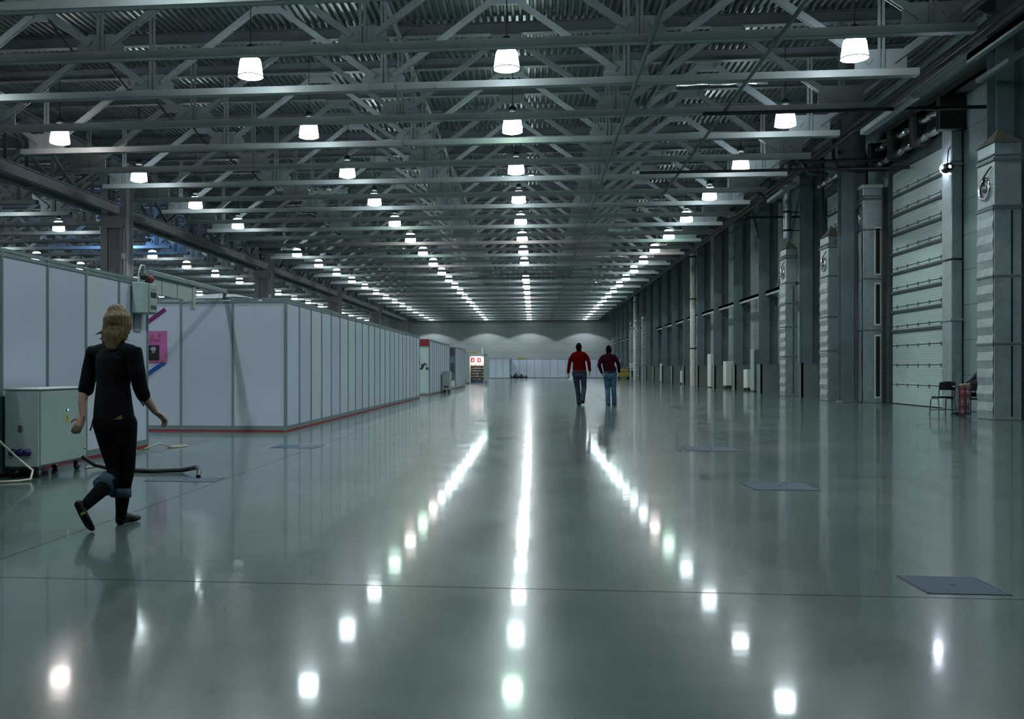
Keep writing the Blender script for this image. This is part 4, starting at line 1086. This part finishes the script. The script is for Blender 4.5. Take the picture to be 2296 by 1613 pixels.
for k in range(3): MB().tube([F_(318+k*3, 892, -.06), F_(314+k*4, 900+k*2, -.07), F_(318+k*2, 906+k*3, -.06)], .004, 6).build('sleeve_tie', DARK, woman)
MB().tube([F_(209, 940, -.05), F_(206, 955, -.06), F_(202, 966, -.05)], .006, 6).build('hem_tie', DARK, woman)

def man(u0, d0, name_label, J, sweater, jeans, face, shirt_w, hold=False, s=1.08):
    F = Frame(u0, d0)
    f = {k: F(*v) for k, v in J.items()}
    lat_ = Vector((1, 0, 0)); hc_ = f['head']
    HC_, EY_ = head_chains(hc_, face, s*1.02)
    tw, cw, ww = shirt_w
    mid = (f['shL']+f['shR'])/2
    nb = mid+Vector((0, 0, .02))
    bd = HC_ + [([R4(mid-Vector((0, 0, .12)), cw*.8, .10), R4(mid, tw*.6, .07), R4(nb+Vector((0, 0, .05)), .065), R4(hc_-Vector((0, .01, .08)), .062)], lat_),
        ([R4(mid-Vector((0, 0, .1)), cw*.85, .11), R4(mid-Vector((0, 0, .35)), ww*.85, .10), R4((f['hipL']+f['hipR'])/2, ww*.85, .11)], lat_),
        [R4(f['shL']+Vector((.04, 0, -.05)), .05), R4(f['elL'], .045), R4(f['wrL'], .030)], [R4(f['shR']+Vector((-.04, 0, -.05)), .05), R4(f['elR'], .045), R4(f['wrR'], .030)],
        [R4(f['hipL'], .095), R4(f['kL'], .06), R4(f['aL'], .04)], [R4(f['hipR'], .085), R4(f['kR'], .06), R4(f['aR'], .04)]]
    bd += hand(f['wrL'], f['hdL']-f['wrL'], (.6, .3, 0), 1.1, .5, 1)
    bd += hand(f['wrR'], f['hdR']-f['wrR'], (-.6, .3, 0), 1.1, .6, -1)
    o = remesh('person', bd, .009, SKIN, '', 2)
    o.location = F.loc; o.rotation_euler.z = YAW
    tag(o, name_label, 'person'); eyes_(o, EY_, face, s)
    waist = (f['hipL']+f['hipR'])/2
    remesh('sweater' if hold else 'shirt', [([R4(waist+Vector((0, 0, .03)), ww, .135), R4(waist+Vector((0, 0, .12)), ww*1.03, .145), R4(mid-Vector((0, 0, .30)), cw*.98, .14), R4(mid-Vector((0, 0, .12)), cw*1.08, .135), R4(mid-Vector((0, 0, .05)), cw*1.02, .12), R4(mid, tw*.74, .10), R4(mid+Vector((0, 0, .06)), .095, .075)], lat_),
        [R4(f['shL']+Vector((.03, 0, -.035)), .07), R4(mid+Vector((-.08, 0, .0)), .07, .08), R4(mid+Vector((0, 0, .02)), .07, .08), R4(mid+Vector((.08, 0, .0)), .07, .08), R4(f['shR']+Vector((-.03, 0, -.035)), .07)],
        [R4(mid+Vector((-.1, 0, -.06)), .06), R4(f['shL']+Vector((.03, 0, -.045)), .074), R4(f['shL'].lerp(f['elL'], .5), .072), R4(f['elL'], .062), R4(f['elL'].lerp(f['wrL'], .9), .046)],
        [R4(mid+Vector((.1, 0, -.06)), .06), R4(f['shR']+Vector((-.03, 0, -.045)), .074), R4(f['shR'].lerp(f['elR'], .5), .072), R4(f['elR'], .062), R4(f['elR'].lerp(f['wrR'], .9), .046)]], .012, sweater, o, 2)
    remesh('jeans', [([R4(waist+Vector((0, 0, .05)), ww*.95, .125), R4(waist-Vector((0, 0, .10)), ww*1.0, .14)], lat_),
        [R4(f['hipL'], .115), R4(f['hipL'].lerp(f['kL'], .5), .10), R4(f['kL'], .082), R4(f['kL'].lerp(f['aL'], .6), .078), R4(f['aL']-Vector((0, 0, .06)), .078)],
        [R4(f['hipR'], .115), R4(f['hipR'].lerp(f['kR'], .5), .10), R4(f['kR'], .082), R4(f['kR'].lerp(f['aR'], .6), .078), R4(f['aR']-Vector((0, 0, .06)), .078)]], .012, jeans, o, 2)
    remesh('hair', [([R4(hc_+Vector((0, -.008, .082)), .074, .088), R4(hc_+Vector((0, -.012, .035)), .092*s, .106*s), R4(hc_+Vector((0, -.035, -.045)), .084*s, .082*s)], lat_)], .008, mat('dark_hair', (.003, .003, .003), .95, spec=.05, bump=.6, bscale=60), o, 1)
    for q in ('L', 'R'):
        a_ = f['a'+q]; h_ = f['ft'+q]
        remesh('shoe', [([R4(a_+Vector((0, -.05, -.05)), .045, .04), R4(a_.lerp(h_, .6), .048, .035), R4(h_, .045, .03), R4(h_+Vector((0, .07, -.0)), .032, .022)], lat_)], .009, SHOE_, o, 1)
    MB().tube([waist+Vector((ww*math.cos(a)*.97, .13*math.sin(a), .055)) for a in [2*PI*k/24 for k in range(25)]], .018, 8, False).build('belt', BLACK, o)
    if hold:
        h = f['hdL']; p_ = MB().box(-.05, .05, -.005, .005, -.07, .07).build('folded_paper', WHITE); p_.location = o.matrix_basis @ (h+Vector((.07, -.03, -.03)))
        p_.rotation_euler = (0, .5, YAW); tag(p_, 'white folded paper held in the left hand of the red-sweatered man', 'paper')
    return o
RSW = mat('dark_red_sweater', (.075, .0008, .001), .95, spec=.05, noise=.25, nscale=14, bump=.3)
MSW = mat('dark_maroon_shirt', (.024, .003, .008), .95, spec=.05, noise=.3, nscale=9, bump=.3)
NJ = mat('navy_jeans', (.006, .014, .035), .85, noise=.45, nscale=4)
LJ = mat('faded_blue_jeans', (.03, .075, .13), .85, noise=.5, nscale=4.5)
man(1298, 31.4, 'dark-haired man in a dark red sweater walking away down the aisle',
    dict(head=(1297.6, 779), shL=(1283.5, 793.5), shR=(1313, 792.5), elL=(1276.8, 815, -.02), wrL=(1273.8, 838, .05), hdL=(1275, 847, .06), elR=(1320, 812, -.05), wrR=(1322.6, 833, .0), hdR=(1322, 842, .02),
         hipL=(1290.5, 836), hipR=(1308, 836), kL=(1295, 871, .08), kR=(1309.5, 871, -.02), aL=(1298.5, 901, .05), aR=(1305.7, 896, -.38), ftL=(1298, 906, .2), ftR=(1307.5, 904, -.30)),
    RSW, NJ, (0.05, 1, -.25), (.20, .21, .215), True)
man(1369, 31.3, 'dark-haired man in a maroon shirt and faded jeans walking away on the right',
    dict(head=(1364.6, 784.5), shL=(1348.5, 799.5), shR=(1380, 798), elL=(1343.6, 820, -.05), wrL=(1350, 838, -.10), hdL=(1357, 844.5, -.14), elR=(1386.8, 818, -.05), wrR=(1388.3, 836, .02), hdR=(1387, 846, .05),
         hipL=(1360, 838), hipR=(1375.5, 838), kL=(1362.5, 873, .04), kR=(1376, 873, .0), aL=(1363.8, 903, -.1), aR=(1377.5, 902.5, .05), ftL=(1364, 908, .02), ftR=(1378, 907, .17)),
    MSW, LJ, (0.0, 1, -.25), (.205, .20, .205), False)
# seated guard behind the nearest duct tower
r = Vector((11.15, 25.05, 0))
c3 = empty('guard_stool', (11.12, 25.95, 0))
# he sits at the right of the table, facing the empty chair
def W(x, y, z): return Vector((x, y, z))
px_, py_ = 11.36, 25.72
ht, et = head_chains((px_-.02, py_, 1.33), (-1, .1, -.2), 1.0)
bd = ht + [([R4(W(px_+.02, py_, .55), .13, .16), R4(W(px_+.02, py_, .85), .12, .15), R4(W(px_-.02, py_, 1.08), .10, .17), R4(W(px_-.02, py_, 1.2), .05, .055), R4(W(px_-.02, py_, 1.28), .05)], (1, 0, 0)),
    [R4(W(px_-.03, py_-.17, 1.08), .05), R4(W(px_-.27, py_-.20, .84), .042), R4(W(px_-.42, py_-.12, .79), .028)],
    [R4(W(px_-.03, py_+.17, 1.08), .05), R4(W(px_-.22, py_+.18, .86), .042), R4(W(px_-.40, py_+.12, .79), .028)],
    [R4(W(px_, py_-.10, .54), .085), R4(W(px_-.42, py_-.12, .52), .06), R4(W(px_-.52, py_-.12, .10), .04)],
    [R4(W(px_, py_+.10, .54), .085), R4(W(px_-.42, py_+.12, .52), .06), R4(W(px_-.48, py_+.12, .10), .04)]]
bd += hand((px_-.42, py_-.12, .785), (-1, .3, 0), (0, 0, -1), 1., .3, 1) + hand((px_-.40, py_+.12, .785), (-1, -.3, 0), (0, 0, -1), 1., .3, -1)
g = remesh('person', bd, .010, SKIN, '', 2)
tag(g, 'seated person in dark clothes mostly hidden behind the nearest duct tower, leaning on the table', 'person')
eyes_(g, et, (-1, .1, -.2))
NAVY = mat('navy_jacket', (.010, .012, .03), .85)
remesh('jacket', [([R4(W(px_+.02, py_, .52), .15, .19), R4(W(px_+.02, py_, .85), .14, .18), R4(W(px_-.02, py_, 1.08), .12, .19), R4(W(px_-.02, py_, 1.16), .08, .10)], (1, 0, 0)),
    [R4(W(px_-.03, py_-.17, 1.08), .068), R4(W(px_-.27, py_-.20, .85), .056), R4(W(px_-.38, py_-.14, .80), .042)],
    [R4(W(px_-.03, py_+.17, 1.08), .068), R4(W(px_-.22, py_+.18, .87), .056), R4(W(px_-.36, py_+.13, .80), .042)]], .012, NAVY, g)
remesh('trousers', [[R4(W(px_, py_-.10, .53), .10), R4(W(px_-.42, py_-.12, .52), .078), R4(W(px_-.51, py_-.12, .12), .07)],
    [R4(W(px_, py_+.10, .53), .10), R4(W(px_-.42, py_+.12, .52), .078), R4(W(px_-.47, py_+.12, .12), .07)]], .012, FAB, g)
remesh('hair', [[R4(W(px_-.0, py_, 1.40), .075), R4(W(px_+.01, py_, 1.34), .092), R4(W(px_+.03, py_, 1.27), .07)]], .01, MATS['dark_hair'], g)
for q in (-.12, .12):
    remesh('shoe', [([R4(W(px_-.50, py_+q, .045), .04, .035), R4(W(px_-.62, py_+q, .04), .045, .03), R4(W(px_-.74, py_+q, .028), .032, .018)], (0, 1, 0))], .009, SHOE_, g, 1)
MB().lathe([(.0, .0), (.17, .0), (.17, .03), (.0, .03)], (0, 0, .42), 18).build('seat', FAB, c3)
for k in range(4):
    a = PI/4+k*PI/2; MB().tube([(.12*math.cos(a), .12*math.sin(a), .42), (.17*math.cos(a), .17*math.sin(a), 0)], .012, 8).build('leg', FRM, c3)
c3.location = (px_+.03, py_, 0)
tag(c3, 'round stool under the seated person behind the duct tower', 'stool')
